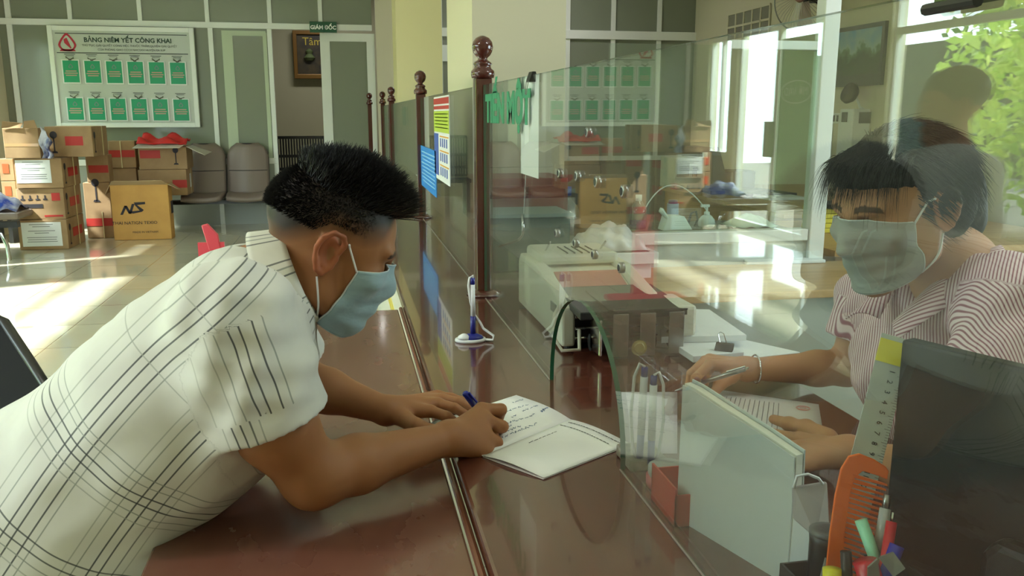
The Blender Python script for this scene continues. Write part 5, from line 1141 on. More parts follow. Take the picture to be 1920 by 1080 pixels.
# far wooden desks with equipment
fd = thing('office_desk', 'long wooden desk by the right wall carrying a printer and computers', 'desk', (3.4, 6, 0))
MB().box(2.72, 4.1, 4.95, 7.15, .73, .76).build('desktop', M_lw, fd, bevel=.004); MB().box(2.76, 2.80, 5.0, 7.1, 0, .73).box(2.8, 4.05, 5.0, 5.03, 0, .73).box(2.8, 4.05, 7.05, 7.08, 0, .73).build('panel', mat('wood_panel', (164, 124, 74), .4), fd)
sd_ = thing('side_cabinet', 'wooden cabinet between the partition post and the right wall', 'cabinet', (3.0, 4.2, 0))
MB().box(2.35, 3.9, 3.75, 4.85, 0, .70).build('cabinet_body', mat('wood_panel'), sd_, bevel=.005); MB().box(2.33, 3.92, 3.72, 4.87, .70, .73).build('cabinet_top', M_lw, sd_)
Z7 = .76
c = pz(1280, 352, Z7); t = thing('printer', 'grey-white desktop printer with a dark window at the far end of the office desk', 'printer', (c.x, c.y, Z7))
x0, x1 = py(1254, 345, c.y).x, py(1312, 345, c.y).x; zt2 = py(1280, 294, c.y).z
MB().box(x0, x1, c.y-.12, c.y+.22, Z7, zt2).build('housing', mat('printer_white', (196, 198, 190), .5), t, bevel=.01); MB().box(x0+.02, x0+.13, c.y-.125, c.y-.12, zt2-.16, zt2-.05).build('window', mat('smoky_window', (84, 88, 84), .2), t); MB().box(x0+.16, x0+.2, c.y-.125, c.y-.12, zt2-.16, zt2-.08).build('key_panel', M_black, t)
c = pz(1334, 352, Z7); Y6 = c.y; t = thing('computer_tower', 'dark grey computer tower with a silver badge beside the printer', 'computer', (c.x, Y6, Z7))
MB().box(py(1309, 330, Y6).x, py(1336, 330, Y6).x, Y6, Y6+.4, Z7, py(1320, 276, Y6).z).build('case', mat('dark_taupe_plastic', (72, 68, 64), .4), t, bevel=.008); MB().box(py(1315, 330, Y6).x, py(1325, 330, Y6).x, Y6-.004, Y6, py(1320, 290, Y6).z-.03, py(1320, 290, Y6).z+.02).build('badge', M_chrome, t)
t = thing('flat_monitor', 'thin black monitor beside the grey computer tower on the office desk', 'monitor', (py(1352, 340, Y6-.3).x, Y6-.3, Z7)); MB().prism([py(1336, 345, Y6-.3), py(1336, 277, Y6-.3), py(1349, 277, Y6-.3), py(1366, 345, Y6-.3)], (.0, .05, 0)).build('screen', M_black, t, bevel=.004)
MB().box(py(1340, 340, Y6-.3).x, py(1362, 340, Y6-.3).x, Y6-.36, Y6-.2, Z7, Z7+.02).build('base', M_black, t)
c = pz(1380, 356, Z7); t = thing('black_case', 'low dark brown box on the office desk behind the binders', 'box', (c.x, c.y, Z7)); MB().box(py(1350, 340, c.y).x, py(1411, 340, c.y).x, c.y-.05, c.y+.2, Z7, py(1380, 320, c.y).z).build('box_body', mat('dark_brown_box', (54, 44, 42), .5), t, bevel=.01)
for k in range(3):
    c = pz(1350+40*k, 362+3*k, Z7); o = MB().box(c.x-.12, c.x+.22, c.y-.13, c.y+.1, Z7+.001, Z7+.03+.012*(k % 2), Matrix.Translation(c) @ Matrix.Rotation(.15*k-.1, 4, 'Z') @ Matrix.Translation(-c)).build('ring_binder', mat('charcoal_binder', (56, 58, 62), .45), bevel=.004); tag(o, ('charcoal binder nearest the computers on the office desk', 'middle charcoal binder lying on the office desk', 'charcoal binder nearest the partition post on the office desk')[k], 'binder', 'binders lying on the office desk')
c = pz(1446, 372, Z7); o = MB().box(c.x-.1, c.x+.2, c.y-.15, c.y+.1, Z7+.001, Z7+.02).build('paper_stack', M_paper2); tag(o, 'thin stack of white paper between binders and yellow folders', 'paper')
for k in range(5):
    z = .731+.026*k; c = pz(1500, 400, .76); o = MB().box(2.62+.01*(k % 2), 3.0+.25, 4.30+.01*k, 4.55, z+.001, z+.025).build('yellow_folder', mat('yellow_folder_card', (222, 206, 44), .5), bevel=.003); tag(o, '%s yellow folder in the pile on the wooden cabinet by the post' % ('bottom', 'second lowest', 'middle', 'second highest', 'topmost')[k], 'folder', 'yellow folders piled on the wooden cabinet')
o = MB().box(2.66, 3.2, 4.28, 4.56, .862, .885).build('black_tray', M_black, bevel=.004); tag(o, 'black tray lying on top of the yellow folders', 'tray')
# right wall fittings
t = thing('wall_picture', 'large dark-framed landscape picture of green trees on the right wall', 'picture', (XR, 7.5, 1.9))
y0_, y1_ = px(1545, 100, XR).y, px(1662, 100, XR).y; z0_, z1_ = 1.64, 2.19
m = mat('landscape_print', (60, 92, 70), .4); n = m.node_tree.nodes; L = m.node_tree.links
tc = n.new('ShaderNodeTexCoord'); sp = n.new('ShaderNodeSeparateXYZ'); L.new(tc.outputs['Object'], sp.inputs[0]); ns = n.new('ShaderNodeTexNoise'); ns.inputs['Scale'].default_value = 6; ns.inputs['Detail'].default_value = 5; L.new(tc.outputs['Object'], ns.inputs['Vector'])
ad = n.new('ShaderNodeMath'); ad.operation = 'MULTIPLY_ADD'; ad.inputs[1].default_value = .5; L.new(ns.outputs['Fac'], ad.inputs[0]); L.new(sp.outputs[2], ad.inputs[2])
mr = n.new('ShaderNodeMapRange'); mr.inputs['From Min'].default_value = z0_+.25; mr.inputs['From Max'].default_value = z1_+.25; L.new(ad.outputs[0], mr.inputs[0])
cr = n.new('ShaderNodeValToRGB'); L.new(mr.outputs[0], cr.inputs[0]); el = cr.color_ramp.elements; el[0].color = lin((50, 60, 58))+(1,); el[1].color = lin((90, 150, 190))+(1,)
for p_, c_ in ((.3, (60, 84, 60)), (.45, (40, 72, 46)), (.6, (90, 130, 96)), (.68, (150, 180, 176))): e = el.new(p_); e.color = lin(c_)+(1,)
L.new(cr.outputs[0], n['Principled BSDF'].inputs['Base Color'])
MB().box(XR-.03, XR-.02, y1_+.04, y0_-.04, z0_+.1, z1_-.04).build('print', m, t)
MB().box(XR-.035, XR-.002, y1_, y0_, z0_, z0_+.1).box(XR-.035, XR-.002, y1_, y0_, z1_-.04, z1_).box(XR-.035, XR-.002, y1_, y1_+.04, z0_, z1_).box(XR-.035, XR-.002, y0_-.04, y0_, z0_, z1_).build('frame', mat('slate_frame', (62, 70, 68), .4), t)
p = px(1600, 235, XR-.1); t = thing('wall_unit', 'white wall-mounted unit with a small display below a black round speaker', 'wall unit', (XR, p.y, p.z)); MB().box(XR-.18, XR-.002, p.y-.11, p.y+.11, p.z-.38, p.z+.15).build('housing', M_white, t, bevel=.01); MB().box(XR-.183, XR-.18, p.y-.02, p.y+.07, p.z+.03, p.z+.12).build('display', mat('smoky_window'), t); MB().box(XR-.12, XR-.002, p.y-.115, p.y-.11, p.z+.02, p.z+.12).build('display', mat('smoky_window'), t)
p = px(1600, 176, XR-.12); t = thing('wall_speaker', 'black round head on a bracket above the white wall unit', 'speaker', (XR, p.y, p.z)); MB().lathe([(.02, -.05), (.07, -.03), (.1, .01), (.09, .05), (.001, .055)], (XR-.14, p.y, p.z), 20, Matrix.Rotation(-1.2, 3, 'Y')).build('head', M_black, t, smooth=True); MB().tube([(XR-.1, p.y, p.z), (XR-.04, p.y, p.z-.12), (XR-.002, p.y, p.z-.14)], .012, 8).build('bracket', M_white, t)
p = px(1566, 222, XR); t = thing('switch_plate', 'pale wall plate with dark switches left of the white wall unit', 'switch', (XR, p.y, p.z)); MB().box(XR-.012, XR-.001, p.y-.12, p.y+.12, p.z-.05, p.z+.05).build('plate', M_white, t, bevel=.003); [MB().box(XR-.016, XR-.011, p.y+k*.06-.015, p.y+k*.06+.015, p.z-.03, p.z+.03).build('switch', M_dark, t) for k in (-1, 0, 1)]
MB().box(XR-.03, XR-.002, p.y-.15, p.y-.11, .76, p.z-.05).box(XR-.03, XR-.002, p.y+.02, p.y+.05, .76, p.z-.05).build('cable_duct', M_white, t)
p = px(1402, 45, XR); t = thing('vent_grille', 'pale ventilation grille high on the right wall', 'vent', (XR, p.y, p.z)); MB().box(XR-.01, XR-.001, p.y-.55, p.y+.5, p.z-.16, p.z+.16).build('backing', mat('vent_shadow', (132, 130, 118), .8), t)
q = MB(); [q.box(XR-.02, XR-.008, p.y-.56+1.07*k/5-.012, p.y-.56+1.07*k/5+.012, p.z-.16, p.z+.16) for k in range(6)]; [q.box(XR-.02, XR-.008, p.y-.56, p.y+.52, z-.012, z+.012) for z in (p.z-.16, p.z, p.z+.16)]; q.build('grid', M_cream, t)
p = px(1508, -8, XR-.3); t = thing('wall_fan', 'wall fan with wire cage and pinkish hub high above the partition post', 'fan', (XR, p.y, p.z)); R_ = .34
q = MB(); ax_ = Vector((-.9, -.45, 0)).normalized(); s_ = ax_.cross(Vector((0, 0, 1))); u_ = Vector((0, 0, 1)); q.tube([p+(s_*math.cos(k*math.pi/20)+u_*math.sin(k*math.pi/20))*R_ for k in range(41)], .007, 6)
for k in range(48): a_ = k*math.pi/24; e_ = s_*math.cos(a_)+u_*math.sin(a_); q.tube([p+e_*.07+ax_*.07, p+e_*R_*.7+ax_*.05, p+e_*R_], .0016, 4)
q.build('wire_cage', M_steel, t); MB().lathe([(.07, 0), (.06, .03), (.001, .035)], p+ax_*.06, 20, Vector((0, 0, 1)).rotation_difference(ax_).to_matrix()).build('hub', mat('rose_hub', (176, 130, 120), .4), t, smooth=True)
for k in range(3):
    a_ = k*2.094+.4; e_ = s_*math.cos(a_)+u_*math.sin(a_); f_ = ax_.cross(e_); MB().add([p+e_*.06-f_*.03, p+e_*.28-f_*.08+ax_*.02, p+e_*.30+f_*.07-ax_*.02, p+e_*.06+f_*.05], [(0, 1, 2, 3)]).build('blade', mat('translucent_blade', (180, 160, 150), .3), t, solid=.002)
MB().tube([p-ax_*.02, p-ax_*.16], .06, 14).tube([p-ax_*.1, (XR-.002, p.y, p.z-.15)], .018, 8).build('motor', M_black, t)
# ================================================================ near the first post, teller side
t = thing('wooden_cabinet', 'red-brown wooden cabinet in front of the near pillar behind the teller glass', 'cabinet', (.8, 3.8, CZ))
MB().box(.56, .96, 3.62, 3.96, CZ, 1.11).build('cabinet_body', mat('red_brown_wood', (122, 52, 42), .4), t, bevel=.006); MB().box(.60, .76, 3.61, 3.62, CZ+.03, 1.08).box(.78, .94, 3.61, 3.62, CZ+.03, 1.08).build('door', mat('red_brown_wood2', (134, 60, 48), .35), t, bevel=.002)
t = thing('cash_box', 'dark teal metal box beside the bent chrome rod behind the teller glass', 'box', (.7, 3.3, CZ)); MB().box(.53, .86, 3.2, 3.45, CZ, CZ+.21).build('box_body', mat('dark_teal_metal', (52, 84, 80), .35), t, bevel=.006); MB().box(.52, .87, 3.19, 3.46, CZ+.21, CZ+.225).build('lid', mat('pale_teal_rim', (120, 140, 132), .4), t, bevel=.003)
# large bottle with blue cap
p = pz(1062, 452, CZ); Yb2 = p.y
t = thing('water_bottle', 'large clear bottle with a blue capped neck behind the money counter', 'bottle', (p.x, Yb2, CZ))
hB = (py(1062, 350, Yb2).z-CZ)
MB().lathe([(.062, 0), (.066, .01), (.066, hB*.45), (.062, hB*.52), (.045, hB*.66), (.02, hB*.78), (.018, hB*.9)], (p.x, Yb2, CZ+.001), 28).build('bottle_body', M_pet, t, smooth=True)
MB().lathe([(.067, hB*.14), (.067, hB*.42)], (p.x, Yb2, CZ+.001), 28).build('label', mat('faded_label', (196, 176, 170), .5), t, smooth=True); MB().lathe([(.021, hB*.84), (.022, hB), (.001, hB)], (p.x, Yb2, CZ), 18).build('cap', mat('blue_cap', (88, 112, 186), .4), t, smooth=True)
# plastic bag on a stack of paper
Yp = 2.98
x0, x1 = py(1112, 480, Yp).x, py(1222, 480, Yp).x
MBp = MB().box(x0, x1, Yp, Yp+.26, CZ, CZ+.055); t = tag(MBp.build('paper_stack', M_paper2, bevel=.002), 'tall block of copier paper behind the money counter, under a plastic bag', 'paper')
t2_ = tag(MB().box(x0+.03, x1+.02, Yp-.02, Yp+.2, CZ+.057, CZ+.1).build('paper_stack', M_paper2, bevel=.002), 'upper ream of copier paper under the crumpled plastic bag', 'paper')
o = MB().grid(lambda u, v: Vector((x0-.03+(x1-x0+.02)*u, Yp-.01+.24*v, CZ+.108+.085*math.sin(math.pi*u)**.6*math.sin(math.pi*v)**.6+.014*math.sin(u*23+v*7)*math.sin(v*17))), 26, 18).build('plastic_bag', mat('frosted_plastic', (206, 206, 204), .3), smooth=True, solid=.002); tag(o, 'crumpled white plastic bag on the reams behind the money counter', 'plastic bag')
# ---------------------------------------------------------------- money counter
mc_ = thing('money_counter', 'beige banknote counting machine with black metal stacker behind the arched opening', 'machine', (.66, 2.3, CZ))
MX0, MX1, MY0, MY1 = .535, .815, 2.06, 2.62
M_bei = mat('beige_plastic', (206, 204, 188), .45)
MB().prism([(MX0, MY0, CZ+.012), (MX0, MY0, CZ+.115), (MX0, MY0+.02, CZ+.125), (MX0, MY0+.30, CZ+.175), (MX0, MY1-.03, CZ+.175), (MX0, MY1, CZ+.15), (MX0, MY1, CZ+.012)], (.035, 0, 0)).build('side_cheek', M_bei, mc_, bevel=.006)
MB().prism([(MX1-.035, MY0, CZ+.012), (MX1-.035, MY0, CZ+.115), (MX1-.035, MY0+.02, CZ+.125), (MX1-.035, MY0+.30, CZ+.175), (MX1-.035, MY1-.03, CZ+.175), (MX1-.035, MY1, CZ+.15), (MX1-.035, MY1, CZ+.012)], (.035, 0, 0)).build('side_cheek', M_bei, mc_, bevel=.006)
MB().prism([(MX0+.035, MY0+.16, CZ+.012), (MX0+.035, MY0+.16, CZ+.12), (MX0+.035, MY0+.28, CZ+.155), (MX0+.035, MY1-.02, CZ+.165), (MX0+.035, MY1-.02, CZ+.012)], (MX1-MX0-.07, 0, 0)).build('housing', M_bei, mc_, bevel=.004)
MB().box(MX0+.02, MX1-.02, MY1-.22, MY1-.02, CZ+.165, CZ+.20).build('feed_hopper', mat('beige_plastic'), mc_, bevel=.012)
q = MB(); [q.box(MX0+.10+.022*k, MX0+.103+.022*k, MY1-.225, MY1-.1, CZ+.199, CZ+.203) for k in range(5)]; q.build('hopper_slots', M_dark, mc_)
MB().prism([(MX0+.045, MY0+.165, CZ+.1225), (MX0+.045, MY0+.275, CZ+.1555), (MX0+.045, MY0+.275, CZ+.1585), (MX0+.045, MY0+.165, CZ+.1255)], (MX1-MX0-.09, 0, 0)).build('red_cover', mat('dusty_pink_cover', (176, 96, 92), .35), mc_)
q = MB(); [q.tube([(x, MY1-.16, CZ+.2), (x, MY1-.22, CZ+.235)], .003, 6) for x in (MX0+.05, MX1-.06)]; q.build('note_guide', M_chrome, mc_)
MB().box(MX0-.002, MX0, MY0+.06, MY0+.12, CZ+.085, CZ+.11).build('side_plate', mat('grey_plate', (110, 112, 108), .4), mc_)
MB().prism([(MX0+.02, MY0-.10, CZ+.125), (MX0+.02, MY0+.17, CZ+.135), (MX0+.02, MY0+.17, CZ+.115), (MX0+.02, MY0-.10, CZ+.105)], (MX1-MX0+.0, 0, 0)).build('top_plate', mat('dark_grey_metal', (34, 34, 35), .35, .2), mc_, bevel=.003)
MB().box(MX0+.04, MX1-.03, MY0+.03, MY0+.15, CZ+.014, CZ+.115).build('dark_core', M_black, mc_)
MB().prism([(MX0+.09, MY0-.11, CZ+.127), (MX0+.09, MY0+.10, CZ+.134), (MX0+.10, MY0+.10, CZ+.134), (MX0+.10, MY0-.11, CZ+.127)], (0, 0, .004)).build('top_slot', M_black, mc_)
for x in (.10, .17, .245): MB().box(MX0+x, MX0+x+.04, MY0-.115, MY0-.11, CZ+.012+.0, CZ+.12-.0).build('stacker_plate', M_steel, mc_, bevel=.002)
MB().box(MX0+.06, MX0+.068, MY0-.13, MY0-.05, CZ+.02, CZ+.11).build('stacker_fin', M_chrome, mc_, bevel=.003)
q = MB(); [q.tube([(MX0+.03, MY0-.02, z), (MX1-.03, MY0-.02, z)], .004, 8) for z in (CZ+.04, CZ+.065, CZ+.095)]; q.build('cross_rod', M_chrome, mc_)
q = MB(); [q.tube([(MX0+.06+k*.07, MY0-.05, CZ+.035), (MX0+.09+k*.07, MY0-.05, CZ+.035)], .022, 18) for k in range(4)]; q.build('roller_wheel', M_dark, mc_, smooth=False)
MB().lathe([(.018, 0), (.020, .003), (.014, .004), (.012, .006), (.001, .006)], (MX0+.165, MY0-.12, CZ+.035), 26, Matrix.Rotation(math.pi/2, 3, 'X')).build('yellow_wheel', mat('yellowed_plastic', (150, 138, 74), .5), mc_)
MB().box(MX1-.005, MX1+.045, MY0-.10, MY0+.06, CZ+.05, CZ+.13).build('end_cap', mat('beige_plastic'), mc_, bevel=.01)
for x in (MX0+.03, MX1-.04):
    for y in (MY0+.04, MY1-.06): MB().lathe([(.014, 0), (.014, .013)], (x, y, CZ), 14).build('foot', M_dark, mc_)
MB().tube([(MX0+.01, MY0+.03, CZ+.13), (MX0-.02, MY0+.0, CZ+.10), (MX0-.03, MY0-.03, CZ+.05), (MX0-.015, MY0-.06, CZ+.02), (MX0+.03, MY0-.06, CZ+.02), (MX0+.04, MY0-.02, CZ+.06)], .005, 8).build('power_cord', mat('cream_cord', (212, 208, 190), .5), mc_, smooth=True)
# black tray behind the papers
o = MB().box(.86, 1.0, 2.28, 2.52, CZ, CZ+.03).build('black_tray', M_black, bevel=.006); tag(o, 'flat black tray behind the banknote machine and papers', 'tray')
# papers
def psheet(name, pts, z, th, label, m=M_paper2, curl=0, group=None, cat='paper'):
    P_ = [pz(x, y, z) for x, y in pts]
    def fn(u, v):
        a_ = P_[0].lerp(P_[1], u); b_ = P_[3].lerp(P_[2], u); p = a_.lerp(b_, v); p.z = z+curl*(u-.5)**2*4*v; return p
    o = MB().grid(fn, 12, 8).build(name, m, None, smooth=True); md = o.modifiers.new('s', 'SOLIDIFY'); md.thickness = th; md.offset = 1 if (P_[1]-P_[0]).cross(P_[3]-P_[0]).z > 0 else -1
    for poly in o.data.polygons:
        pass
    tag(o, label, cat, group); return o, P_
GP = 'loose paper piles beside the banknote machine'
def pile(pts, z, h, label):
    P_ = [pz(x, y, z+h) for x, y in pts]; b_ = [Vector((p.x, p.y, z)) for p in P_]
    mb = MB().add(b_+P_, [(3, 2, 1, 0), (4, 5, 6, 7), (0, 1, 5, 4), (1, 2, 6, 5), (2, 3, 7, 6), (3, 0, 4, 7)]); o = mb.build('paper_pile', M_paper2, bevel=.001); tag(o, label, 'paper', GP)
    return o, P_
pile([(1222, 640), (1400, 672), (1500, 660), (1330, 622)], CZ+.001, .012, 'lowest paper pile beside the banknote machine, under the others')
pile([(1228, 620), (1300, 668), (1395, 660), (1300, 610)], CZ+.014, .016, 'middle paper pile beside the banknote machine, a printed form on top')
o, Pp = pile([(1232, 578), (1240, 632), (1400, 628), (1330, 580)], CZ+.031, .016, 'uppermost paper pile beside the banknote machine')
def lines_on(o, Pq, rows, u0, u1, m, name='printed_text', dz=.0006, hw=.006):
    q = MB(); rn = random.Random(len(rows)*7)
    for (v, a_, b_) in rows:
        u = a_
        while u < b_:
            du = min(rn.uniform(.02, .06), b_-u)
            c1 = Pq[0].lerp(Pq[1], u).lerp(Pq[3].lerp(Pq[2], u), v-hw); c2 = Pq[0].lerp(Pq[1], u+du).lerp(Pq[3].lerp(Pq[2], u+du), v-hw); c3 = Pq[0].lerp(Pq[1], u+du).lerp(Pq[3].lerp(Pq[2], u+du), v+hw); c4 = Pq[0].lerp(Pq[1], u).lerp(Pq[3].lerp(Pq[2], u), v+hw)
            q.add([c+Vector((0, 0, dz)) for c in (c1, c2, c3, c4)], [(0, 1, 2, 3)]); u += du+.012
    return q.build(name, m, o)
# binder clip on the papers
c = pz(1357, 657, CZ+.0305); c.z = CZ+.0305
t = thing('binder_clip', 'black binder clip with silver arms standing on the teller papers', 'clip', tuple(c))
ex = (pz(1382, 660, c.z)-pz(1334, 655, c.z)).normalized(); ey = Vector((0, 0, 1)).cross(ex)
MB().prism([c-ex*.022+ey*.012, c-ex*.022-ey*.012, c-ex*.019-ey*.004+Vector((0, 0, .020)), c-ex*.019+ey*.004+Vector((0, 0, .020))], ex*.044).build('clip_body', M_black, t, bevel=.002)
MB().tube([c-ex*.010+Vector((0, 0, .018)), c-ex*.016+Vector((0, 0, .040))+ey*.002, c-ex*.010+Vector((0, 0, .046)), c-ex*.002+Vector((0, 0, .042)), c+ex*.006+Vector((0, 0, .018))], .0011, 6).build('wire_arm', M_chrome, t)
# ---------------------------------------------------------------- the booklet the customer signs
bk = thing('open_booklet', 'open white folded form on the counter under the writing man\'s hand', 'booklet', tuple(pz(1000, 820, CZ)))
L0, L1, R0, R1 = pz(968, 740, CZ+.004), pz(800, 795, CZ+.004), pz(1182, 832, CZ+.003), pz(1020, 896, CZ+.003)
S0, S1 = pz(1070, 784, CZ+.006), pz(905, 852, CZ+.006)
def leaf(a, b, c, d, h):  # a-b spine side, d-c outer edge
    def fn(u, v):
        p = a.lerp(d, u).lerp(b.lerp(c, u), v); p.z = CZ+.003+h*math.sin(math.pi*min(1, u*1.0))**1.0*(1-u*.6); return p
    return fn
o1 = MB().grid(leaf(S0, S1, L1, L0, .008), 14, 6).build('left_page', M_paper, bk, smooth=True, solid=.0008)
o2 = MB().grid(leaf(S0, S1, R1, R0, .007), 14, 6).build('right_page', M_paper, bk, smooth=True, solid=.0008)
MB().grid(lambda u, v: (lambda p_: Vector((p_.x, p_.y, CZ+.0012)))((S0.lerp(pz(1184, 834, CZ+.001), u)).lerp(S1.lerp(pz(1018, 899, CZ+.001), u), v)), 6, 4).build('back_cover', mat('pale_pink_sheet', (226, 220, 222), .7), bk, solid=.001)
def page_pt(o, u, v, A_, B_, C_, D_, h): p = A_.lerp(D_, u).lerp(B_.lerp(C_, u), v); p.z = CZ+.0042+h*math.sin(math.pi*u)*(1-u*.6); return p
def script(par, rows, A_, B_, C_, D_, h, m, seed, w=.0009, amp=.02):
    rn = random.Random(seed); q = MB()
    for (u0, v0, v1, uu) in rows:
        v = v0
        while v < v1:
            dv = rn.uniform(.02, .05); pts = []
            for k in range(5): pts.append(page_pt(None, uu+rn.uniform(-amp, amp), min(v+dv*k/4, v1), A_, B_, C_, D_, h))
            q.tube(pts, w*.5, 4); v += dv+.012
    return q.build('writing', m, par)
M_blue = mat('blue_ink', (86, 110, 150), .7)
script(o1, [(0, .04, .16, .80), (0, .10, .36, .62), (0, .34, .40, .45), (0, .06, .24, .50), (0, .42, .60, .36), (0, .5, .85, .30), (0, .2, .42, .34), (0, .45, .8, .22), (0, .3, .7, .15)], S0, S1, L1, L0, .008, M_blue, 2)
script(o1, [(0, .02, .12, .35)], S0, S1, L1, L0, .008, M_blue, 5, w=.0016, amp=.03)
script(o2, [(0, .05, .07, .0)]*0+[(0, .30, .62, .18)], S0, S1, R1, R0, .007, M_ink, 3, amp=.003)
def textrow(par, v, u0, u1, seed, A_, B_, C_, D_, h, m=M_ink, w=.0022):
    rn = random.Random(seed); q = MB(); u = u0
    while u < u1:
        du = rn.uniform(.012, .05); a_, b_ = page_pt(None, u, v, A_, B_, C_, D_, h), page_pt(None, min(u+du, u1), v, A_, B_, C_, D_, h); s_ = (B_-A_).normalized()*w*.5; q.add([a_-s_, b_-s_, b_+s_, a_+s_], [(0, 1, 2, 3)]); u += du+.012
    return q.build('printed_line', m, par)
textrow(o2, .07, .06, .96, 1, S0, S1, R1, R0, .007); textrow(o2, .16, .04, .86, 2, S0, S1, R1, R0, .007)
# slip under his left hand
o, _ = psheet('folded_slip', [(800, 800), (830, 775), (862, 785), (838, 806)], CZ+.001, .002, "small grey-white slip under the writing man's left hand", mat('grey_white_slip', (186, 192, 200), .6))
# ---------------------------------------------------------------- chained counter pen
c = pz(882, 640, CZ); c.z = CZ
t = thing('counter_pen_stand', 'white and blue pen on an oval base, standing before the teller glass', 'pen holder', tuple(c)); M_wp = mat('white_plastic', (226, 228, 232), .25); M_bp = mat('deep_blue_plastic', (30, 36, 130), .25)
Me = Matrix.Diagonal((1.25, .85, 1)).to_3x3()
MB().lathe([(.032, 0), (.034, .004), (.033, .009), (.001, .010)], c, 28, Me).build('base', M_wp, t, smooth=True); MB().lathe([(.031, .008), (.026, .016), (.012, .022), (.001, .022)], c+Vector((.006, 0, 0)), 28, Matrix.Diagonal((1.0, .8, 1)).to_3x3()).build('base_cover', M_bp, t, smooth=True)
MB().lathe([(.018, .010), (.016, .017), (.006, .023), (.001, .024)], c+Vector((-.018, -.006, 0)), 20).build('white_dome', M_wp, t, smooth=True)
tp = py(886, 518, c.y+.0); MB().tube([c+Vector((.007, 0, .02)), c+Vector((.008, 0, .07))], .0075, 14).build('pen_socket', M_bp, t, smooth=True)
MB().tube([c+Vector((.008, 0, .065)), Vector((tp.x, c.y, tp.z-.02))], [.0068, .0058], 14).build('pen_barrel', M_wp, t, smooth=True); MB().tube([Vector((tp.x, c.y, tp.z-.022)), Vector((tp.x, c.y, tp.z-.004))], .0062, 14).build('pen_tip_cap', M_bp, t, smooth=True)
T = Vector((tp.x, c.y, tp.z)); MB().tube([T+Vector((0, 0, -.01)), T+Vector((0, -.002, .002)), T+Vector((-.008, 0, -.004)), T+Vector((-.011, 0, -.025)), T+Vector((-.006, 0, -.07)), T+Vector((.004, 0, -.105)), T+Vector((.020, 0, -.128)), Vector((c.x+.035, c.y-.004, CZ+.035)), Vector((c.x+.062, c.y-.01, CZ+.015)), Vector((c.x+.058, c.y-.02, CZ+.006)), Vector((c.x+.038, c.y-.01, CZ+.006))], .0034, 8).build('cord', M_wp, t, smooth=True)
# two pens in a block inside the glass
c = pz(1208, 868, CZ); c.x = max(c.x, GX+.045)
t = thing('pen_block', 'grey block base holding two tethered blue and white pens behind the arched glass', 'pen holder', (c.x, c.y, CZ))
MB().box(GX+.008, GX+.075, c.y-.035, c.y+.045, CZ, CZ+.022).build('base', mat('grey_stone_base', (168, 166, 156), .4, vary=(120, 116, 104), scale=40), t, bevel=.004)
for k, (x_, y_, yt) in enumerate(((1201, 872, 688), (1222, 880, 704))):
    lo_ = px(x_-2, y_-10, GX+.028+.016*k); hi_ = py(x_+8-4*k, yt, lo_.y); v_ = hi_-lo_
    MB().tube([lo_, lo_+v_*.30], .0062, 12).build('blue_sleeve', mat('slate_blue_plastic', (92, 96, 150), .3), t, smooth=True); MB().tube([lo_+v_*.28, lo_+v_*.90], .0066, 12).build('white_barrel', M_wp, t, smooth=True); MB().tube([lo_+v_*.89, hi_], .0058, 12).build('blue_cap', M_bp, t, smooth=True)
    sg = -1 if k == 0 else 1
    e_ = Vector((.016*sg, -.004*sg, 0)); MB().tube([hi_, hi_+Vector((0, 0, .006))+e_*.5, hi_+e_-v_*.1, hi_+e_*1.15-v_*.5, lo_+e_*.8+v_*.15, lo_+e_*.3], .0027, 8).build('tether', M_wp, t, smooth=True)
# ink pads and red box
for k, (x_, y_, lb, mm) in enumerate(((1234, 912, 'round red ink pad case on the counter behind the glass corner', (196, 90, 92)),)):
    c = pz(x_, y_, CZ); c.x = GX+.052; c.z = CZ; t = thing('ink_pad', lb, 'ink pad', tuple(c)); MB().lathe([(.034, 0), (.036, .004), (.036, .018), (.001, .018)], c, 30).build('case', mat('red_ink_plastic', mm, .25), t, smooth=True); MB().lathe([(.031, .018), (.033, .022), (.033, .034), (.028, .037), (.001, .038)], c, 30).build('lid', glass('frosted_lid', (226, 206, 204), .05, .1, .5), t, smooth=True)
    c2_ = c
o = thing('red_box', 'small open red cardboard box wedged against the teller glass', 'box', (GX+.03, 1.12, CZ)); a, b = px(1234, 960, GX+.012), px(1266, 995, GX+.012)
yA = c2_.y-.040; MB().box(GX+.008, GX+.011, yA-.10, yA, CZ, CZ+.060).box(GX+.008, GX+.075, yA-.003, yA, CZ, CZ+.052).box(GX+.072, GX+.075, yA-.10, yA, CZ, CZ+.05).box(GX+.008, GX+.075, yA-.10, yA-.097, CZ, CZ+.05).box(GX+.008, GX+.075, yA-.10, yA, CZ+.0005, CZ+.003).build('box_body', mat('red_card', (188, 52, 40), .5), o)
# ---------------------------------------------------------------- upright document holder against the glass
A_ = Vector((GX+.022, px(1273, 850, GX+.022).y, 0)); dA = ray(1487, 900)
dl = math.hypot(dA[0], dA[1]); ux, uy = dA[0]/dl, dA[1]/dl; dotp = A_.x*ux+A_.y*uy; perp2 = A_.x**2+A_.y**2-dotp**2; tB = dotp-math.sqrt(max(.0, .215**2-perp2)); B_ = Vector((ux*tB, uy*tB, 0))
nn = (B_-A_).cross(Vector((0, 0, 1))).normalized()
def onp(x, y, off=0): return pl(x, y, tuple(A_+nn*off), tuple(nn))
t = thing('document_folder', 'tall pale grey-green folder of papers standing upright against the teller glass', 'folder', (A_.x, A_.y, CZ))
top = [onp(1280, 722), onp(1300, 732), onp(1350, 765), onp(1420, 810), onp(1489, 858)]
bl = Vector((A_.x, A_.y, CZ)); brp = Vector((B_.x, B_.y, CZ)); 
poly = [bl]+top+[onp(1486, 930), Vector((onp(1482, 1000).x, onp(1482, 1000).y, CZ+.03)) if False else brp]
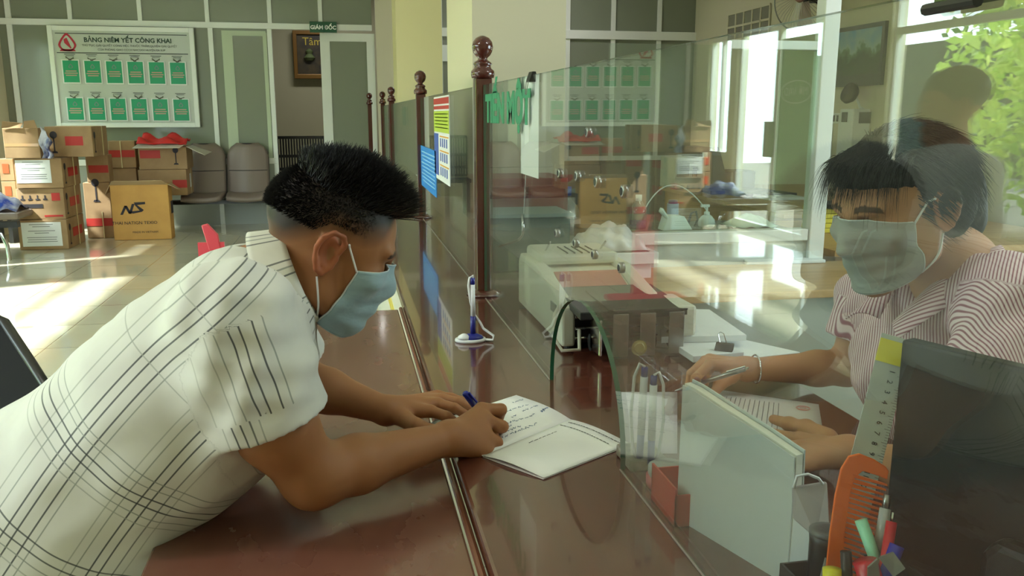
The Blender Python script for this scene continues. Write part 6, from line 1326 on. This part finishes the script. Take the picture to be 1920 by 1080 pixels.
M_fold = mat('pale_folder_card', (196, 202, 196), .5)
nrm = nn if nn.x > 0 else -nn
MB().prism(poly, nrm*.002).build('front_cover', M_fold, t)
MB().prism([p+nrm*.004+Vector((0, 0, .002)) if p.z > CZ+.01 else p+nrm*.004 for p in poly], nrm*.012).build('inner_papers', mat('cream_papers', (222, 222, 206), .7), t)
MB().prism([p+nrm*.018+(Vector((0, 0, .006)) if p.z > CZ+.01 else Vector((0, 0, 0))) for p in poly], nrm*.002).build('back_cover', M_fold, t)
fl = [onp(1300, 735, -.002), onp(1340, 752, -.010), onp(1395, 800, -.012), onp(1418, 836, -.004), onp(1380, 812, -.002)]
MB().add(fl, [(0, 1, 2, 3, 4)]).build('lifted_corner', M_paper, t, solid=.0006)
# second sheaf nearer the camera
q0, q1 = onp(1486, 955, .004), onp(1486, 1075, .004)
C0 = Vector((q0.x, q0.y, 0)); d0 = ray(1542, 1000); k_ = math.hypot(C0.x, C0.y)*.985/math.hypot(d0[0], d0[1]); D0 = Vector((d0[0]*k_, d0[1]*k_, 0)); n2_ = (D0-C0).cross(Vector((0, 0, 1))).normalized()
def on2(x, y): return pl(x, y, tuple(C0), tuple(n2_))
sh = thing('paper_sheaf', 'white papers standing upright beside the tall grey-green folder', 'paper', (C0.x, C0.y, CZ)); pts = [on2(1489, 958), on2(1500, 962), on2(1543, 1000)]
pts = [Vector((C0.x, C0.y, CZ))]+pts+[Vector((D0.x, D0.y, CZ))]
MB().prism(pts, (n2_ if n2_.y > 0 else -n2_)*.006).build('sheets', M_paper2, sh)
# folded grey mask with ear loop
c0 = [pd(1488, 915, 1.08), pd(1552, 905, 1.08), pd(1556, 985, 1.06), pd(1530, 1010, 1.06), pd(1490, 975, 1.08)]
t = thing('folded_mask', 'folded greyish face mask with its ear loop up, standing behind the folder', 'mask', tuple(c0[3])); MB().prism(c0, (.0, .006, 0)).build('mask_cloth', mat('mauve_grey_cloth', (168, 160, 160), .8), t, bevel=.002); MB().tube([c0[0], pd(1494, 893, 1.08), pd(1515, 889, 1.08), pd(1535, 897, 1.08), pd(1543, 908, 1.08)], .002, 6).build('ear_loop', M_wp, t, smooth=True)
z_b = c0[3].z
# ---------------------------------------------------------------- desk organiser with pens, comb, ruler
oz = thing('desk_organiser', 'black desk organiser box at the bottom edge holding pens, comb and ruler', 'organiser', tuple(pd(1620, 1100, 1.0)))
o0 = pd(1620, 1085, .98)
OX, OY = o0.x, o0.y; hz = .075
MB().box(OX-.075, OX+.075, OY-.055, OY+.055, CZ, CZ+.004).box(OX-.075, OX-.072, OY-.055, OY+.055, CZ, CZ+hz).box(OX+.072, OX+.075, OY-.055, OY+.055, CZ, CZ+hz).box(OX-.075, OX+.075, OY-.055, OY-.052, CZ, CZ+hz).box(OX-.075, OX+.075, OY+.052, OY+.055, CZ, CZ+hz).build('tray_walls', mat('smoky_plastic', (48, 44, 44), .3), oz)
def down(p, q, z=CZ+.006):  # continue the line p->q down to height z
    d = q-p; k = (z-p.z)/d.z; return p+d*k
# ruler
Dr_ = 1.02
r0, r1 = pd(1682, 632, Dr_), pd(1622, 870, Dr_-.02); rb = down(r0, r1); ax_ = (rb-r0).normalized(); wv = (pd(1712, 640, Dr_-.004)-pd(1668, 628, Dr_)).normalized(); wv = (wv-ax_*wv.dot(ax_)).normalized()*.036
nv_ = ax_.cross(wv).normalized()*.0015
t = thing('ruler', 'clear plastic ruler with a yellow end, leaning upright before the black monitor', 'ruler', tuple(rb))
MB().prism([r0-wv*.5, r0+wv*.5, rb+wv*.5, rb-wv*.5], nv_).build('ruler_body', glass('clear_acrylic', (206, 216, 208), .06, .08, .42), t, bevel=.0005)
e1 = r0+ax_*.006; MB().prism([e1-wv*.5-nv_*.3, e1+wv*.5-nv_*.3, e1+ax_*.028+wv*.5-nv_*.3, e1+ax_*.028-wv*.5-nv_*.3], nv_*1.6).build('yellow_end', mat('yellow_plastic', (226, 214, 40), .4), t)
fr_ = nv_.normalized() if nv_.y < 0 else -nv_.normalized()
Lr = (rb-r0).length
for k in range(1, 14):
    cpt = r0+ax_*(.030+.0125*k)+wv*.10+fr_*.002
    text(str(k), .009, M_ink, frame_axes(cpt, ax_ if True else wv, -wv if (ax_.cross(-wv)).dot(fr_) > 0 else wv), t, name='number')
q = MB()
for k in range(60): b_ = r0+ax_*(.03+.0032*k)+fr_*.0018; ln_ = .12 if k % 5 else .2; q.add([b_+wv*.5, b_+wv*(.5-ln_), b_+wv*(.5-ln_)+ax_*.0005, b_+wv*.5+ax_*.0005], [(0, 1, 2, 3)])
q.build('tick_marks', M_ink, t)
# comb
t = thing('comb', 'orange plastic comb standing upright in front of the ruler', 'comb', (OX, OY, CZ))
M_or = mat('orange_plastic', (246, 112, 34), .3, sss=.1)
Dc = .97
def cpnt(x, y): return pd(x, y, Dc)
sp_t = [(1548, 1079), (1556, 1000), (1566, 930), (1577, 880), (1592, 856), (1612, 851), (1640, 862), (1662, 876), (1667, 884), (1664, 900), (1648, 893), (1618, 884), (1604, 896), (1594, 930), (1585, 1000), (1580, 1079)]
P_ = [cpnt(*a) for a in sp_t]; dn_ = P_[0]-P_[1]; P_[0] = down(P_[1], P_[0]); P_[-1] = down(P_[-2], P_[-1])
nrm_ = Vector((_f[0], _f[1], 0)).normalized()*.0035
MB().prism(P_, nrm_).build('spine', M_or, t, bevel=.0012)
for k in range(26):
    y = 900+k*9.2; x0_ = 1606-(y-895)*.155; x1_ = 1664-(y-900)*.27
    a, b = cpnt(x0_-6, y-8), cpnt(max(x1_, x0_+26), y+10*(1 if k < 40 else 1)); s_ = Vector((0, 0, .0019))
    if k > 22: b = cpnt(x0_+30, y+8)
    MB().prism([a-s_*1.2, b-s_*.5, b+s_*.5, a+s_*1.2], nrm_*.8).build('tooth', M_or, t)
def pen_(name, label, cat, pa_, pb_, parts, r):
    foot = down(Vector(pa_), Vector(pb_)); t = thing(name, label, cat, tuple(foot)); tot = foot-Vector(pa_)
    for nm, a_, b_, m_, rr in parts: MB().tube([Vector(pa_)+tot*a_, Vector(pa_)+tot*b_], rr, 14).build(nm, m_, t, smooth=True)
    return t, Vector(pa_), tot
t, a, v = pen_('ballpoint_pen', 'silver and clear ballpoint pen behind the red one in the organiser', 'pen', pd(1664, 928, .955), pd(1648, 1030, .95), [('push_button', 0, .08, M_steel, .0042), ('grip', .08, .45, mat('clear_smoky_barrel', (170, 172, 172), .15), .0062), ('barrel', .45, 1, M_steel, .0055)], .006)
MB().tube([a+v*.1+Vector((.008, -.003, 0)), a+v*.4+Vector((.008, -.003, 0))], .0018, 6).build('clip', M_chrome, t)
t, a, v = pen_('ballpoint_pen', 'red pen standing in the organiser beside the monitor', 'pen', pd(1672, 978, .935), pd(1662, 1040, .93), [('barrel', 0, 1, mat('red_plastic', (196, 30, 44), .3), .0058)], .006)
t, a, v = pen_('highlighter', 'pale mint highlighter leaning in the organiser', 'marker', pd(1614, 975, .95)+Vector((0, 0, 0)), pd(1650, 1070, .94), [('cap', 0, .45, mat('mint_plastic', (150, 216, 180), .35), .0068), ('barrel', .45, 1, mat('mint_plastic2', (170, 214, 188), .35), .0062)], .007)
t, a, v = pen_('marker', 'dark blue marker in the organiser beside the red pen', 'marker', pd(1682, 1022, .925), pd(1662, 1075, .925), [('barrel', 0, 1, mat('royal_blue_plastic'), .008)], .007)
t, a, v = pen_('marker', 'red-capped marker at the bottom edge', 'marker', pd(1622, 1052, .92), pd(1632, 1085, .92), [('cap', 0, .5, mat('red_plastic'), .013), ('barrel', .5, 1, mat('red_plastic'), .011)], .01)
t, a, v = pen_('marker', 'dark marker left of the red-capped one at the bottom edge', 'marker', pd(1586, 1034, .93), pd(1588, 1080, .93), [('cap', 0, .4, M_black, .006), ('barrel', .4, 1, M_black, .009)], .01)
t, a, v = pen_('glue_stick', 'glue stick with a yellow cap at the bottom edge', 'glue stick', pd(1560, 1066, .93), pd(1560, 1085, .93), [('cap', 0, .35, mat('yellow_plastic'), .010), ('tube', .35, 1, mat('yellow_tube', (200, 196, 90), .4), .010)], .01)
c = pd(1552, 1000, 1.0); c0_ = Vector((c.x, c.y, CZ)); t = thing('black_canister', 'small black cylinder with a grey cap standing behind the white papers', 'canister', tuple(c0_)); hh = c.z-CZ
MB().lathe([(.019, 0), (.020, .004), (.020, hh-.01), (.021, hh)], c0_, 24).build('body', M_black, t, smooth=True); MB().lathe([(.021, hh), (.021, hh+.004), (.012, hh+.005), (.011, hh+.002), (.001, hh+.002)], c0_, 24).build('cap', mat('grey_cap', (92, 92, 94), .4), t, smooth=True)
c = pd(1668, 1050, .90); t = thing('metal_clip', 'grey metal clip on the organiser rim at the bottom edge', 'clip', tuple(c)); MB().prism([pd(1648, 1046, .9), pd(1676, 1036, .9), pd(1698, 1066, .89), pd(1676, 1082, .89)], (0, .002, 0)).build('clip_leaf', mat('grey_metal', (120, 120, 116), .35, .6), t); MB().prism([pd(1646, 1048, .9), pd(1628, 1064, .9), pd(1628, 1095, .9), pd(1650, 1080, .9)], (0, .002, 0)).build('clip_leaf', mat('grey_metal'), t)
# ---------------------------------------------------------------- monitor seen from behind
A1, B1 = pd(1690, 636, .99), None
zt_m = A1.z; B1 = pz(1930, 694, zt_m); ev = (B1-A1); ev.z = 0; ev.normalize(); Lm = .50; nm = ev.cross(Vector((0, 0, 1))); nm = nm if nm.y > 0 else -nm
zb_m = CZ+.05
t = thing('computer_monitor', 'black computer monitor seen from behind at the lower right corner', 'monitor', (A1.x+ev.x*.25, A1.y+ev.y*.25, CZ))
def mp(u, z, d): p = A1+ev*u+nm*d; return Vector((p.x, p.y, z))
MB().prism([mp(0, zb_m, 0), mp(Lm, zb_m, 0), mp(Lm, zt_m, 0), mp(0, zt_m, 0)], nm*.022).build('back_shell', mat('black_shell', (12, 11, 11), .4, spec=.2), t, bevel=.004)
MB().prism([mp(.01, zb_m+.01, .022), mp(Lm-.01, zb_m+.01, .022), mp(Lm-.01, zt_m-.006, .022), mp(.01, zt_m-.006, .022)], nm*.006).build('screen_bezel', mat('grey_bezel', (70, 72, 74), .35), t)
MB().prism([mp(.13, zb_m+.0, -.03), mp(Lm-.1, zb_m+.0, -.03), mp(Lm-.1, zt_m-.18, -.03), mp(.145, zt_m-.18, -.03), mp(.13, zt_m-.20, -.03)], nm*.031).build('rear_housing', mat('black_shell'), t, bevel=.01)
q = MB()
for k in range(7): u0_ = .205+.012*k; q.add([mp(u0_-.014, zt_m-.155, -.0012), mp(u0_-.009, zt_m-.155, -.0012), mp(u0_+.006, zt_m-.105, -.0012), mp(u0_+.001, zt_m-.105, -.0012)], [(0, 1, 2, 3)])
q.build('vent_slots', mat('vent_black', (3, 3, 3), .9), t)
MB().prism([mp(.2, CZ+.012, -.01), mp(.3, CZ+.012, -.01), mp(.3, zb_m+.06, -.01), mp(.2, zb_m+.06, -.01)], nm*.02).build('stand_neck', M_black, t); c = mp(.25, CZ, 0); MB().lathe([(.11, 0), (.11, .008), (.09, .013)], c, 32).build('stand_base', M_black, t, smooth=True)
# ---------------------------------------------------------------- the form in front of the teller, patterned pouch
o, Pq = psheet('printed_form', [(1330, 728), (1535, 758), (1550, 850), (1280, 835)], CZ+.001, .0012, 'printed form with a red round stamp under the teller\'s hands', mat('form_paper', (214, 212, 210), .7))
q = MB(); 
for k in range(15): u = .06+k*.042; q.add([Pq[0].lerp(Pq[1], u).lerp(Pq[3].lerp(Pq[2], u), v)+Vector((0, 0, .0016)) for u, v in ((u, .12), (u+.006, .12), (u+.006, .12+.75*(.5+.5*abs(math.sin(k*2.3)))), (u, .12+.75*(.5+.5*abs(math.sin(k*2.3)))))], [(0, 1, 2, 3)])
q.build('printed_text', mat('grey_ink'), o)
sc = Pq[0].lerp(Pq[1], .86).lerp(Pq[3].lerp(Pq[2], .86), .16)+Vector((0, 0, .0018)); q = MB(); [q.tube([sc+Vector((r_*math.cos(a_*math.pi/12), r_*math.sin(a_*math.pi/12), 0)) for a_ in range(25)], .0005, 4) for r_ in (.014, .012, .006)]; q.build('red_stamp', mat('pale_red_ink', (206, 110, 110), .7), o)
o, _ = psheet('loose_sheet', [(1165, 735), (1270, 735), (1270, 850), (1175, 850)], CZ+.0005, .0008, 'pale blank sheet lying flat inside the arched opening edge', mat('mauve_paper', (196, 190, 200), .7))
c = pz(1684, 790, CZ); t = thing('patterned_pouch', 'small grey floral patterned pouch peeking out beside the ruler', 'pouch', (c.x+.03, c.y, CZ))
MB().grid(lambda u, v: Vector((c.x-.02+.14*u, c.y-.04+.08*v, CZ+.002+.055*math.sin(math.pi*u)**.5*math.sin(math.pi*v)**.5)), 14, 12).build('pouch_cloth', mat('floral_cloth', (206, 200, 206), .8, vary=(66, 60, 74), scale=60), t, smooth=True, solid=.003)
# clip on the back transom
# housings for the added ceiling fill lamps, all out of view
for (lx, ly) in FILL_LAMPS:
    t = thing('added_fill_lamp', 'unseen white batten lamp added for fill above the %s' % {(-2, 1): 'near waiting area', (2.6, 1): 'near teller area', (0, 13): 'back office', (-.8, .2): 'writing table', (2.4, 10.2): 'far teller area'}.get((lx, ly), 'hall'), 'lamp', (lx, ly, ZC)); MB().box(lx-.62, lx+.62, ly-.17, ly+.17, 3.345, ZC).build('housing', M_white, t, bevel=.005)
